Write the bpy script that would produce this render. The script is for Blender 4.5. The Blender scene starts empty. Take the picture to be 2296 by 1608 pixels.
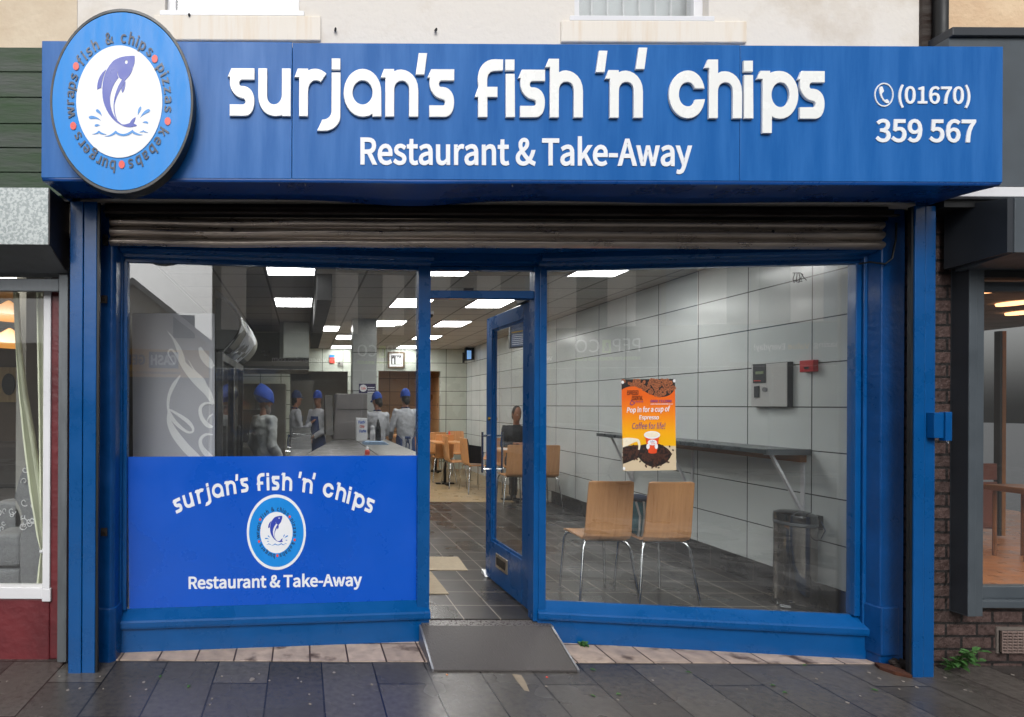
import bpy, math, random
from mathutils import Vector, Matrix
random.seed(7)
S = bpy.context.scene
COL = S.collection
# ---------------------------------------------------------------- camera
F=1290.0; CX=678.0; CY=907.5; TH=.0048; HC=1.58      # measured focal length, principal point, roll, eye height
cam = bpy.data.cameras.new('camera'); camo = bpy.data.objects.new('camera', cam); COL.objects.link(camo)
camo.matrix_world = Matrix.Translation((0,0,HC)) @ Matrix.Rotation(math.radians(90),4,'X') @ Matrix.Rotation(TH,4,'Z')
cam.sensor_width = 36; cam.lens = 36*F/2296; cam.shift_x = (1148-CX)/2296; cam.shift_y = (CY-804)/2296
cam.clip_end = 500; cam.clip_start = .05
S.camera = camo
# ---------------------------------------------------------------- sky, sun, exposure (overcast)
w = bpy.data.worlds.new("World"); S.world = w; w.use_nodes = True
nt = w.node_tree; bg = nt.nodes['Background']
sky = nt.nodes.new('ShaderNodeTexSky'); sky.sky_type='NISHITA'; sky.sun_disc=False
SUN_EL, SUN_AZ = math.radians(40), math.radians(191)
sky.sun_elevation = SUN_EL; sky.sun_rotation = SUN_AZ; sky.dust_density=6; sky.air_density=1.2; sky.ozone_density=.6
hs = nt.nodes.new('ShaderNodeHueSaturation'); hs.inputs['Saturation'].default_value=.04
nt.links.new(sky.outputs[0], hs.inputs['Color']); nt.links.new(hs.outputs[0], bg.inputs[0])
bg.inputs[1].default_value = .11
sl = bpy.data.lights.new('sun','SUN'); sl.energy=.6; sl.angle=math.radians(30); sl.color=(1,.97,.93)
so = bpy.data.objects.new('sun', sl); COL.objects.link(so)
d = Vector((math.sin(SUN_AZ)*math.cos(SUN_EL), math.cos(SUN_AZ)*math.cos(SUN_EL), math.sin(SUN_EL)))
so.rotation_euler = (-d).to_track_quat('-Z','Y').to_euler(); so.location=(0,-3,12)
S.view_settings.view_transform='Standard'; S.view_settings.look='None'; S.view_settings.gamma=1
S.view_settings.exposure = .38; S.view_settings.use_curve_mapping=False
S.render.engine='CYCLES'; S.cycles.max_bounces=8; S.cycles.transparent_max_bounces=16
# ---------------------------------------------------------------- helpers
def ray(u,v):
    dx=u-CX; dy=v-CY
    return ((dx+dy*TH)/F, -(-dx*TH+dy)/F)
def W(u,v,Y):
    a,b=ray(u,v); return Vector((a*Y, Y, HC+b*Y))
class Plane:                                    # vertical plane through (x0,y0) with slope dy/dx = m
    def __init__(s,x0,y0,m): s.x0,s.y0,s.m=x0,y0,m
    def hit(s,u,v,off=0.0):
        a,b=ray(u,v); Y=(s.y0-s.m*s.x0)/(1-s.m*a)
        k=math.hypot(1,s.m); n=Vector((s.m/k,-1/k,0))
        return Vector((a*Y,Y,HC+b*Y))+n*off
    def y(s,x): return s.y0+s.m*(x-s.x0)
def C(h,a=1.0):
    h=h.lstrip('#'); r=[int(h[i:i+2],16)/255 for i in (0,2,4)]
    return tuple((c/12.92 if c<=.04045 else ((c+.055)/1.055)**2.4) for c in r)+(a,)
def mul(c,k): return (c[0]*k,c[1]*k,c[2]*k,1)
_m={}
def newmat(name):
    m=bpy.data.materials.new(name); m.use_nodes=True; n=m.node_tree
    return m,n,n.nodes['Principled BSDF']
def node(n,t,**kw):
    x=n.nodes.new(t)
    for k,v in kw.items():
        if hasattr(x,k): setattr(x,k,v)
        else: x.inputs[k].default_value=v
    return x
def paint(name,col,rough=.5,metal=0.0,var=.12,scale=6.0,bump=.0,bscale=None,stretch=(1,1,1),col2=None,rvar=.12,coat=0.0,thr=None,detail=6,spec=None):
    if name in _m: return _m[name]
    m,n,b=newmat(name); L=n.links
    g=node(n,'ShaderNodeNewGeometry'); mp=node(n,'ShaderNodeMapping'); mp.inputs['Scale'].default_value=stretch
    L.new(g.outputs['Position'],mp.inputs['Vector'])
    t=node(n,'ShaderNodeTexNoise'); t.inputs['Scale'].default_value=scale; t.inputs['Detail'].default_value=detail; t.inputs['Roughness'].default_value=.65
    L.new(mp.outputs[0],t.inputs['Vector'])
    r=node(n,'ShaderNodeValToRGB'); e=r.color_ramp.elements
    lo,hi=(.3,.7) if thr is None else thr
    e[0].position=lo; e[1].position=hi
    e[0].color=mul(col,1-var) if col2 is None else col2
    e[1].color=mul(col,1+var) if col2 is None else col
    L.new(t.outputs['Fac'],r.inputs[0]); L.new(r.outputs[0],b.inputs['Base Color'])
    mr=node(n,'ShaderNodeMapRange'); mr.inputs[1].default_value=.3; mr.inputs[2].default_value=.7
    mr.inputs[3].default_value=max(0.02,rough-rvar); mr.inputs[4].default_value=min(1,rough+rvar)
    L.new(t.outputs['Fac'],mr.inputs[0]); L.new(mr.outputs[0],b.inputs['Roughness'])
    b.inputs['Metallic'].default_value=metal
    if spec is not None: b.inputs['Specular IOR Level'].default_value=spec
    if coat: b.inputs['Coat Weight'].default_value=coat; b.inputs['Coat Roughness'].default_value=.12
    if bump:
        t2=node(n,'ShaderNodeTexNoise'); t2.inputs['Scale'].default_value=bscale or scale*6; t2.inputs['Detail'].default_value=5
        L.new(mp.outputs[0],t2.inputs['Vector'])
        bp=node(n,'ShaderNodeBump'); bp.inputs['Strength'].default_value=bump; bp.inputs['Distance'].default_value=.01
        L.new(t2.outputs['Fac'],bp.inputs['Height']); L.new(bp.outputs[0],b.inputs['Normal'])
    _m[name]=m; return m
def tiles(name,c1,c2,mortar,w,h,ms,ax,org,offset=0.0,rough=.3,bump=.35,var=.15,vscale=3.0,rvar=.08,nbump=.0,nscale=60,freq=2,dirt=None,rscale=None):
    m,n,b=newmat(name); L=n.links
    g=node(n,'ShaderNodeNewGeometry'); s=node(n,'ShaderNodeSeparateXYZ'); L.new(g.outputs['Position'],s.inputs[0])
    c=node(n,'ShaderNodeCombineXYZ')
    for i in range(2):
        a=node(n,'ShaderNodeMath',operation='SUBTRACT'); a.inputs[1].default_value=org[i]-40*(w,h)[i]
        L.new(s.outputs[ax[i]],a.inputs[0]); L.new(a.outputs[0],c.inputs[i])
    t=node(n,'ShaderNodeTexBrick'); t.offset=offset; t.offset_frequency=freq
    for k,v in (('Scale',1.0),('Mortar Size',ms),('Mortar Smooth',.1),('Bias',0.0),('Brick Width',w),('Row Height',h)): t.inputs[k].default_value=v
    t.inputs['Color1'].default_value=c1; t.inputs['Color2'].default_value=c2; t.inputs['Mortar'].default_value=mortar
    L.new(c.outputs[0],t.inputs['Vector'])
    no=node(n,'ShaderNodeTexNoise'); no.inputs['Scale'].default_value=vscale; no.inputs['Detail'].default_value=8; L.new(g.outputs['Position'],no.inputs['Vector'])
    mr=node(n,'ShaderNodeMapRange'); mr.inputs[1].default_value=.3; mr.inputs[2].default_value=.7; mr.inputs[3].default_value=1-var; mr.inputs[4].default_value=1+var
    L.new(no.outputs['Fac'],mr.inputs[0])
    mx=node(n,'ShaderNodeVectorMath',operation='SCALE'); L.new(t.outputs['Color'],mx.inputs[0]); L.new(mr.outputs[0],mx.inputs['Scale'])
    out=mx.outputs[0]
    if dirt:
        dn=node(n,'ShaderNodeTexNoise'); dn.inputs['Scale'].default_value=dirt[1]; dn.inputs['Detail'].default_value=10; L.new(g.outputs['Position'],dn.inputs['Vector'])
        rr=node(n,'ShaderNodeValToRGB'); rr.color_ramp.elements[0].position=dirt[2]; rr.color_ramp.elements[1].position=dirt[2]+.12
        L.new(dn.outputs['Fac'],rr.inputs[0])
        mm=node(n,'ShaderNodeMix'); mm.data_type='RGBA'; L.new(rr.outputs[0],mm.inputs[0]); L.new(out,mm.inputs[6]); mm.inputs[7].default_value=dirt[0]; out=mm.outputs[2]
    L.new(out,b.inputs['Base Color'])
    m2=node(n,'ShaderNodeMapRange'); m2.inputs[1].default_value=.35; m2.inputs[2].default_value=.65; m2.inputs[3].default_value=max(.03,rough-rvar); m2.inputs[4].default_value=rough+rvar
    rn=no
    if rscale: rn=node(n,'ShaderNodeTexNoise'); rn.inputs['Scale'].default_value=rscale; rn.inputs['Detail'].default_value=3; L.new(g.outputs['Position'],rn.inputs['Vector'])
    L.new(rn.outputs['Fac'],m2.inputs[0]); L.new(m2.outputs[0],b.inputs['Roughness'])
    bp=node(n,'ShaderNodeBump'); bp.invert=True; bp.inputs['Strength'].default_value=bump; bp.inputs['Distance'].default_value=.004
    L.new(t.outputs['Fac'],bp.inputs['Height'])
    if nbump:
        n3=node(n,'ShaderNodeTexNoise'); n3.inputs['Scale'].default_value=nscale; n3.inputs['Detail'].default_value=4; L.new(g.outputs['Position'],n3.inputs['Vector'])
        b2=node(n,'ShaderNodeBump'); b2.inputs['Strength'].default_value=nbump; b2.inputs['Distance'].default_value=.01
        L.new(n3.outputs['Fac'],b2.inputs['Height']); L.new(b2.outputs[0],bp.inputs['Normal'])
    L.new(bp.outputs[0],b.inputs['Normal']); return m
def emit(name,col,k):
    m,n,b=newmat(name); b.inputs['Base Color'].default_value=(.8,.8,.8,1); b.inputs['Emission Color'].default_value=col; b.inputs['Emission Strength'].default_value=k; return m
def glassmat(name,ior=1.55,tint=(.975,.985,.98,1),dust=.02):
    m=bpy.data.materials.new(name); m.use_nodes=True; n=m.node_tree; L=n.links; n.nodes.remove(n.nodes['Principled BSDF'])
    o=n.nodes['Material Output']; gg=node(n,'ShaderNodeNewGeometry'); dt=node(n,'ShaderNodeVectorMath',operation='DOT_PRODUCT'); L.new(gg.outputs['Normal'],dt.inputs[0]); L.new(gg.outputs['Incoming'],dt.inputs[1])
    ab=node(n,'ShaderNodeMath',operation='ABSOLUTE'); L.new(dt.outputs['Value'],ab.inputs[0]); om=node(n,'ShaderNodeMath',operation='SUBTRACT'); om.inputs[0].default_value=1; L.new(ab.outputs[0],om.inputs[1])
    pw=node(n,'ShaderNodeMath',operation='POWER'); pw.inputs[1].default_value=5; L.new(om.outputs[0],pw.inputs[0]); f0=((ior-1)/(ior+1))**2
    f=node(n,'ShaderNodeMath',operation='MULTIPLY_ADD'); f.inputs[1].default_value=1-f0; f.inputs[2].default_value=f0; L.new(pw.outputs[0],f.inputs[0])
    t=node(n,'ShaderNodeBsdfTransparent'); t.inputs[0].default_value=tint; g=node(n,'ShaderNodeBsdfGlossy'); g.inputs['Roughness'].default_value=.0
    x=node(n,'ShaderNodeMixShader'); L.new(f.outputs[0],x.inputs[0]); L.new(t.outputs[0],x.inputs[1]); L.new(g.outputs[0],x.inputs[2])
    df=node(n,'ShaderNodeBsdfDiffuse'); df.inputs[0].default_value=(.6,.6,.6,1); y=node(n,'ShaderNodeMixShader'); y.inputs[0].default_value=dust
    L.new(x.outputs[0],y.inputs[1]); L.new(df.outputs[0],y.inputs[2]); L.new(y.outputs[0],o.inputs['Surface']); return m
# ---------------------------------------------------------------- objects
ORG={}
def tag(o,label=None,cat=None,group=None,kind=None):
    if label: o['label']=label
    if cat: o['category']=cat
    if group: o['group']=group
    if kind: o['kind']=kind
    return o
def thing(name,label,cat,loc,group=None,kind=None):
    o=bpy.data.objects.new(name,None); COL.objects.link(o); o.location=loc; o.empty_display_size=.1
    ORG[o.name]=Vector(loc); return tag(o,label,cat,group,kind)
def link(name,me,mat,parent=None,origin=None):
    co=[v.co for v in me.vertices]
    if origin is None:
        xs=[c.x for c in co]; ys=[c.y for c in co]; zs=[c.z for c in co]
        origin=Vector(((min(xs)+max(xs))/2,(min(ys)+max(ys))/2,min(zs)))
    me.transform(Matrix.Translation(-Vector(origin)))
    me.name=name
    if mat and not me.materials: me.materials.append(mat)
    o=bpy.data.objects.new(name,me); COL.objects.link(o)
    ORG[o.name]=Vector(origin)
    if parent: o.parent=parent; o.location=Vector(origin)-ORG[parent.name]
    else: o.location=origin
    return o
class MB:
    def __init__(s): s.v=[]; s.f=[]; s.mi=[]; s.cur=0
    def add(s,vs,fs):
        k=len(s.v); s.v+= [Vector(q) for q in vs]; s.f+=[[i+k for i in f] for f in fs]; s.mi+=[s.cur]*len(fs); return s
    def box(s,x0,x1,y0,y1,z0,z1):
        x0,x1=sorted((x0,x1)); y0,y1=sorted((y0,y1)); z0,z1=sorted((z0,z1))
        return s.add([(x0,y0,z0),(x1,y0,z0),(x1,y1,z0),(x0,y1,z0),(x0,y0,z1),(x1,y0,z1),(x1,y1,z1),(x0,y1,z1)],
          [(0,3,2,1),(4,5,6,7),(0,1,5,4),(1,2,6,5),(2,3,7,6),(3,0,4,7)])
    def hexa(s,p): # 8 corners: bottom 4 ccw, top 4
        return s.add(p,[(0,3,2,1),(4,5,6,7),(0,1,5,4),(1,2,6,5),(2,3,7,6),(3,0,4,7)])
    def wall(s,a,b,t,z0,z1,off=0):   # vertical slab along XY line a-b, front face at 'off' towards -normal(+y side), thickness t
        dx,dy=b[0]-a[0],b[1]-a[1]; L=math.hypot(dx,dy); nx,ny=-dy/L,dx/L
        q=[(a[0]+nx*off,a[1]+ny*off),(b[0]+nx*off,b[1]+ny*off),(b[0]+nx*(off+t),b[1]+ny*(off+t)),(a[0]+nx*(off+t),a[1]+ny*(off+t))]
        return s.hexa([(x,y,z0) for x,y in q]+[(x,y,z1) for x,y in q])
    def prism(s,poly,y0,y1):         # poly in XZ
        n=len(poly); s.add([(x,y0,z) for x,z in poly]+[(x,y1,z) for x,z in poly],[list(range(n))[::1],list(range(2*n-1,n-1,-1))]+[(i,i+n,(i+1)%n+n,(i+1)%n) for i in range(n)]); return s
    def prismz(s,poly,z0,z1):        # poly in XY
        n=len(poly); s.add([(x,y,z0) for x,y in poly]+[(x,y,z1) for x,y in poly],[list(range(n))[::-1],list(range(n,2*n))]+[(i,(i+1)%n,(i+1)%n+n,i+n) for i in range(n)]); return s
    def prismx(s,poly,x0,x1):        # poly in YZ
        n=len(poly); s.add([(x0,y,z) for y,z in poly]+[(x1,y,z) for y,z in poly],[list(range(n))[::-1],list(range(n,2*n))]+[(i,(i+1)%n,(i+1)%n+n,i+n) for i in range(n)]); return s
    def tube(s,path,r,n=10,kx=1.0,caps=True):
        path=[Vector(p) for p in path]; rs=r if isinstance(r,(list,tuple)) else [r]*len(path); rings=[]; up=None
        for i,p in enumerate(path):
            t=(path[min(i+1,len(path)-1)]-path[max(i-1,0)]).normalized()
            if up is None: up=Vector((0,0,1)) if abs(t.z)<.9 else Vector((0,1,0))
            a=t.cross(up).normalized(); b=a.cross(t).normalized(); up=b
            ring=[]
            for k in range(n):
                an=2*math.pi*k/n; o=a*math.cos(an)*rs[i]+b*math.sin(an)*rs[i]; o.x*=kx; ring.append(p+o)
            rings.append(ring)
        vs=[q for R in rings for q in R]; fs=[(i*n+k,i*n+(k+1)%n,(i+1)*n+(k+1)%n,(i+1)*n+k) for i in range(len(path)-1) for k in range(n)]
        if caps: fs+=[list(range(n))[::-1],[(len(path)-1)*n+k for k in range(n)]]
        return s.add(vs,fs)
    def lathe(s,c,prof,n=24,kx=1.0,ky=1.0):  # prof list (r,z)
        vs=[(c[0]+r*kx*math.cos(2*math.pi*k/n),c[1]+r*ky*math.sin(2*math.pi*k/n),c[2]+z) for r,z in prof for k in range(n)]
        fs=[(i*n+k,i*n+(k+1)%n,(i+1)*n+(k+1)%n,(i+1)*n+k) for i in range(len(prof)-1) for k in range(n)]
        fs+=[list(range(n))[::-1],[(len(prof)-1)*n+k for k in range(n)]]
        return s.add(vs,fs)
    def ell(s,c,r,n=14,m=9,M=None):
        vs=[];
        for i in range(m+1):
            th=math.pi*i/m
            for k in range(n):
                ph=2*math.pi*k/n; q=Vector((r[0]*math.sin(th)*math.cos(ph),r[1]*math.sin(th)*math.sin(ph),r[2]*math.cos(th)))
                if M: q=M@q
                vs.append(q+Vector(c))
        fs=[(i*n+k,(i+1)*n+k,(i+1)*n+(k+1)%n,i*n+(k+1)%n) for i in range(m) for k in range(n)]
        return s.add(vs,fs)
    def map(s,fn): s.v=[Vector(fn(p)) for p in s.v]; return s
    def build(s,name,mat,parent=None,smooth=False,bevel=0,origin=None,seg=2,angle=None):
        me=bpy.data.meshes.new(name); me.from_pydata([tuple(v) for v in s.v],[],s.f)
        if isinstance(mat,(list,tuple)):
            for m in mat: me.materials.append(m)
            me.polygons.foreach_set('material_index',s.mi); mat=None
        me.update()
        o=link(name,me,mat,parent,origin)
        if smooth:
            o.data.polygons.foreach_set('use_smooth',[True]*len(me.polygons)); o.data.set_sharp_from_angle(angle=math.radians(38))
        if bevel:
            b=o.modifiers.new('bevel','BEVEL'); b.width=bevel; b.segments=seg; b.limit_method='ANGLE'; b.angle_limit=math.radians(40)
        if smooth and angle:
            pass
        return o
# curve based filled shapes
def loops_mesh(loops,extrude=1.0,bevel=0.0,res=2):
    cu=bpy.data.curves.new('tmp','CURVE'); cu.dimensions='2D'; cu.fill_mode='BOTH'; cu.extrude=extrude; cu.bevel_depth=bevel; cu.offset=-bevel*.8; cu.bevel_resolution=res
    for lp in loops:
        sp=cu.splines.new('POLY'); sp.points.add(len(lp)-1); sp.use_cyclic_u=True
        for i,p in enumerate(lp): sp.points[i].co=(p[0],p[1],0,1)
    ob=bpy.data.objects.new('tmp',cu); me=ob.to_mesh(); v=[x.co.copy() for x in me.vertices]; f=[list(p.vertices) for p in me.polygons]
    ob.to_mesh_clear(); bpy.data.objects.remove(ob); bpy.data.curves.remove(cu); return v,f
import os
try: FONT=bpy.data.fonts.load(os.path.join(bpy.utils.system_resource('DATAFILES'),'fonts','Noto Sans CJK Regular.woff2'))
except Exception: FONT=None
TS=2.727 if FONT else 1.0
def text_raw(s,off=0.0,space=1.0,res=4):
    cu=bpy.data.curves.new('tmp','FONT')
    if FONT: cu.font=FONT
    cu.size=1; cu.body=s; cu.extrude=1.0; cu.offset=off; cu.resolution_u=res; cu.space_character=space; cu.space_word=1.0
    ob=bpy.data.objects.new('tmp',cu); me=ob.to_mesh(); v=[x.co.copy() for x in me.vertices]; f=[list(p.vertices) for p in me.polygons]
    ob.to_mesh_clear(); bpy.data.objects.remove(ob); bpy.data.curves.remove(cu)
    for p in v: p.x*=TS; p.y*=TS
    return v,f
def text_on(name,s,fn,depth,mat,parent,off=.012,space=1.0,shear=0.0,bold=None,build=True,res=4):
    """fn(tx,ty,d): tx,ty in 0..1 over the text's bounding box (ty up), d metres proud"""
    v,f=text_raw(s,off*.5,space,res)
    for p in v: p.x+=shear*p.y
    x0=min(p.x for p in v); x1=max(p.x for p in v); y0=min(p.y for p in v); y1=max(p.y for p in v)
    vs=[fn((p.x-x0)/(x1-x0),(p.y-y0)/(y1-y0),depth*(p.z*.5+.5)) for p in v]
    m=MB().add(vs,f)
    if bold:      # a second and third strike, each a hair further back, thickens the strokes
        for i,sx in enumerate((-bold,bold)):
            m.add([fn((p.x+sx-x0)/(x1-x0),(p.y-y0)/(y1-y0),depth*(p.z*.5+.5)-.00012*(i+1)) for p in v],f)
    return m.build(name,mat,parent) if build else m
def boxfn(hit,u0,v0,u1,v1,slope=0.0,base=0.0):
    """pixel box (u0,v0 top-left) - (u1,v1 bottom-right); slope = extra px down per px right"""
    def fn(tx,ty,d):
        u=u0+(u1-u0)*tx; return hit(u, v1+(v0-v1)*ty+slope*(u-u0), base+d)
    return fn
def bez(p0,c0,c1,p1,n=8):
    out=[]
    for i in range(1,n+1):
        t=i/n; a=1-t; out.append((a**3*p0[0]+3*a*a*t*c0[0]+3*a*t*t*c1[0]+t**3*p1[0], a**3*p0[1]+3*a*a*t*c0[1]+3*a*t*t*c1[1]+t**3*p1[1]))
    return out
def path(*seg,n=8):
    """points (x,y); a 3-tuple of points is a cubic segment"""
    out=[]
    for q in seg:
        if isinstance(q[0],(tuple,list)): out+=bez(out[-1],q[0],q[1],q[2],n)
        else: out.append(q)
    return out
def ellipse(cx,cy,rx,ry,n=48): return [(cx+rx*math.cos(2*math.pi*i/n),cy+ry*math.sin(2*math.pi*i/n)) for i in range(n)]
def shape_on(name,loops,fn,depth,mat,parent,build=True):
    """loops in some pixel frame, fn(x,y,d)->world"""
    v,f=loops_mesh(loops)
    m=MB().add([fn(p.x,p.y,depth*(p.z*.5+.5)) for p in v],f)
    return m.build(name,mat,parent) if build else m
K=.77      # the place is narrow: every width in it is .77 of the usual one
# ================================================================ materials
BLUE=C('#0b55a0'); 
m_blue=paint('blue_gloss_paint',C('#024a86'),.3,var=.12,scale=3,bump=.12,bscale=30,coat=.25,spec=.35,rvar=.1)
m_blue_rough=paint('blue_masonry_paint',C('#03407a'),.35,var=.2,scale=4,bump=.5,bscale=22,coat=.2,spec=.35)
m_fascia=paint('fascia_blue',C('#03569e'),.42,var=.22,scale=1.6,stretch=(6,1,.6),bump=.06,bscale=170,coat=.08,col2=C('#2265ac'),thr=(.34,.62),spec=.2,rvar=.1)
m_soffit=paint('soffit_blue',C('#04448c'),.3,var=.2,scale=2,bump=.25,bscale=2.5)
m_white_acr=paint('white_acrylic',(.8,.81,.8,1),.25,var=.02,scale=5,coat=.3)
m_print_white=paint('printed_white',C('#e4e6ea'),.4,var=.03)
m_black_plastic=paint('black_plastic',C('#1c2023'),.45,var=.15,bump=.1,bscale=120)
m_cyan=paint('sky_blue_vinyl',C('#1f86d8'),.4,var=.05,scale=8,stretch=(3,1,.5),spec=.25)
m_dark_text=paint('dark_lettering',C('#22324c'),.4,var=.05)
m_red_dot=paint('red_vinyl',C('#dc4a3c'),.4,var=.05)
m_fish=paint('indigo_vinyl',C('#2f43a8'),.35,var=.06)
m_wave=paint('wave_blue_vinyl',C('#2a84cf'),.35,var=.05)
m_decal=paint('royal_blue_vinyl',C('#0050bc'),.32,var=.05,scale=2,coat=.4)
m_render=paint('white_render',C('#d9d3cb'),.85,var=.1,scale=1.1,bump=.35,bscale=30,col2=C('#c0b3a2'),thr=(.30,.5))
m_cream=paint('cream_render',C('#d0c1ab'),.85,var=.1,scale=1.5,bump=.6,bscale=20,col2=C('#bda88e'),thr=(.3,.55))
m_peach=paint('peach_render',C('#ddc4a4'),.9,var=.1,scale=3,bump=.6,bscale=50,col2=C('#c9a988'))
m_sill=paint('stained_sill',C('#dfd7cb'),.7,scale=2.2,stretch=(6,1,.4),col2=C('#d6c4ac'),thr=(.25,.5),bump=.2,bscale=12)
m_upvc=paint('white_upvc',C('#d6d6d9'),.35,var=.05,scale=3)
m_pane=glassmat('pane_glass',2.2,dust=.012); m_pane2=glassmat('pane_glass_clean',1.5)
m_steel=paint('shutter_steel',C('#b3a79c'),.34,metal=.8,var=.15,scale=3,stretch=(2,1,8),bump=.12,bscale=25,rvar=.12)
m_rust=paint('rusty_steel',C('#4c4743'),.6,metal=.4,scale=4,stretch=(1,1,10),col2=C('#2b1d16'),bump=.3)
m_galv=paint('galvanised_steel',C('#a7acac'),.45,metal=.5,var=.3,scale=60,col2=C('#7f8686'),thr=(.45,.56),rvar=.15)
m_greysteel=paint('grey_steel',C('#6b6f72'),.5,metal=.6,var=.2,scale=5,stretch=(3,3,.5))
m_darksteel=paint('dark_steel',C('#2a2627'),.5,metal=.4,var=.2,scale=5)
m_black=paint('black_metal',C('#101214'),.5,var=.2)
m_green=None
m_redwall=paint('red_masonry_paint',C('#6e2228'),.55,var=.2,scale=3,bump=.8,bscale=18,col2=C('#531a20'),coat=.2)
m_anth=paint('anthracite_coating',C('#474e54'),.4,var=.12,scale=5,bump=.05,bscale=200)
m_anth_dark=paint('dark_anthracite',C('#2b2f35'),.45,var=.12,scale=5)
m_chrome=paint('chrome',C('#d5d8da'),.12,metal=1,var=.03,rvar=.04)
m_stain=paint('stainless_steel',C('#77756f'),.35,metal=.6,var=.04,scale=3,detail=1,rvar=.04)
m_granite=paint('granite_threshold',C('#5a5553'),.3,var=.25,scale=60,bump=.1,bscale=60)
m_ramp=paint('ribbed_ramp_mat',C('#474342'),.5,var=.2,scale=90,stretch=(1,.25,1),bump=.35,bscale=130,rvar=.15)
m_alu=paint('aluminium_trim',C('#8a8b8f'),.4,metal=.8,var=.1)
m_pave=tiles('paving_slabs',C('#55514d'),C('#3d3a38'),C('#1c1917'),.62,.313,.0048,(1,0),(2.28,-.19),offset=.42,rough=.21,var=.22,vscale=28,rvar=.2,rscale=1.6,nbump=.14,nscale=150,bump=.6,freq=3)
m_pave2=tiles('paving_blocks',C('#7d7d7d'),C('#2e3038'),C('#24221f'),.2,.2,.005,(1,0),(2.27,.06),offset=.5,rough=.32,var=.2,vscale=28,rvar=.2,rscale=1.6,nbump=.2,nscale=120)
m_asphalt=paint('asphalt',C('#3c3d40'),.45,var=.2,scale=25,bump=.3,bscale=150)
m_beige=tiles('beige_strip_tiles',C('#b3a092'),C('#a29083'),C('#3c2c24'),.235,.6,.0055,(0,1),(.76-.235*2,3.2),rough=.5,var=.22,vscale=14,nbump=.15,nscale=150,dirt=(C('#4c3a30'),6,.57))
# interior
m_walltile=tiles('white_wall_tiles',C('#d2d7d6'),C('#cbd1d0'),C('#3a3c3a'),.608,.3205,.0045,(1,2),(4.224,1.58),rough=.22,var=.04,rvar=.05)
m_backtile=tiles('white_back_tiles',C('#c4cabf'),C('#bcc3b8'),C('#45463f'),.47,.3205,.006,(0,2),(3.74,1.58),rough=.25,var=.04)
m_coltile=tiles('grey_column_tiles',C('#aeb1ae'),C('#a9aca9'),C('#3c3d3d'),.6,.57,.006,(0,2),(.6,2.36-.57*3),rough=.3,var=.05)
m_tantile=tiles('tan_tiles',C('#b98f66'),C('#ad835a'),C('#55402c'),.47,.33,.006,(0,2),(1.7,1.58),rough=.35,var=.08)
m_floor=tiles('dark_floor_tiles',C('#302d2c'),C('#2a2827'),C('#8d857b'),.2495,.3,.0045,(0,1),(1.6,3.86),rough=.3,var=.08,vscale=25,rvar=.05,rscale=2,nbump=.05,nscale=90)
m_skirt=tiles('dark_skirting_tiles',C('#211d1b'),C('#1b1816'),C('#4d463f'),.5,.3,.004,(1,2),(4.25,.06),rough=.3,var=.15)
m_laminate=tiles('wood_laminate',C('#a08a68'),C('#93805f'),C('#6c5a40'),.9,.1,.0015,(0,1),(0,8.6),offset=.4,rough=.35,var=.2,vscale=9)
m_ceil=tiles('ceiling_tiles',C('#b9b6b0'),C('#b4b1ab'),C('#77746f'),.49,.61,.012,(0,1),(-.34-.025,5.06-.005),rough=.85,var=.05,bump=.2)
m_dark_int=paint('dark_interior',C('#26231f'),.6,var=.3,scale=3)
m_plaster=paint('grey_plaster',C('#8b8a86'),.8,var=.1)
m_wood=paint('beech_ply',C('#dba26c'),.36,var=.1,scale=5,stretch=(9,2,.7),col2=C('#c48a58'),thr=(.3,.7),coat=.2)
m_wood_dark=paint('beech_edge',C('#8a5a34'),.5,var=.1)
m_lightpanel=emit('emissive_panel',(1,.99,.97,1),15)
# ================================================================ ground
def struct(o): o['kind']='structure'; return o
g=MB().box(-80,80,-80,90,-.3,-.135); struct(g.build('ground',m_asphalt))
g=MB().box(-40,40,-7.3,-.9,-.14,-.13+.004); struct(g.build('road',m_asphalt))
g=MB().box(-40,40,-.9,2.275,-.3,0); struct(g.build('pavement',m_pave2))
g=MB().box(-40,40,2.275,3.54,-.3,0); g.box(-40,-1.14,3.54,3.9,-.3,0); g.box(3.55,40,3.54,3.9,-.3,0); struct(g.build('pavement',m_pave))
g=MB().box(-40,40,-12,-7.3,-.3,0); struct(g.build('far_pavement',m_pave2))
g=MB().prismz([(-1.14,3.54),(3.55,3.54),(3.55,4.1),(-1.14,4.1)],-.3,.004); struct(g.build('tile_strip',m_beige))
# interior floors  (z=.135)
FZ=.135
g=MB().prismz([(-1.145,3.72),(.78,3.905),(.857,3.90),(1.55,3.90),(1.62,3.925),(3.50,3.685),(3.74,3.685),(3.74,8.6),(-1.37,8.6),(-1.37,3.72)],.0045,FZ); struct(g.build('floor',m_floor))
g=MB().box(-1.37,3.74,8.6,14.6,.0045,FZ+.002); struct(g.build('wood_floor',m_laminate))
# ================================================================ pane lines
PL=Plane(-1.148,3.70,.101); PR=Plane(1.624,3.90,-.128)
A=(-1.148,3.643); B=(.855,3.845); Cc=(1.58,3.849); Dd=(3.533,3.598)
ZS=.155; ZG=.262; ZT=2.491
def unit(a,b): L=math.hypot(b[0]-a[0],b[1]-a[1]); return ((b[0]-a[0])/L,(b[1]-a[1])/L)
# ================================================================ the building
bld=thing('shop_building','long white rendered building with two upper windows over the blue fish shop','building',(1.2,3.45,0))
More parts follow.
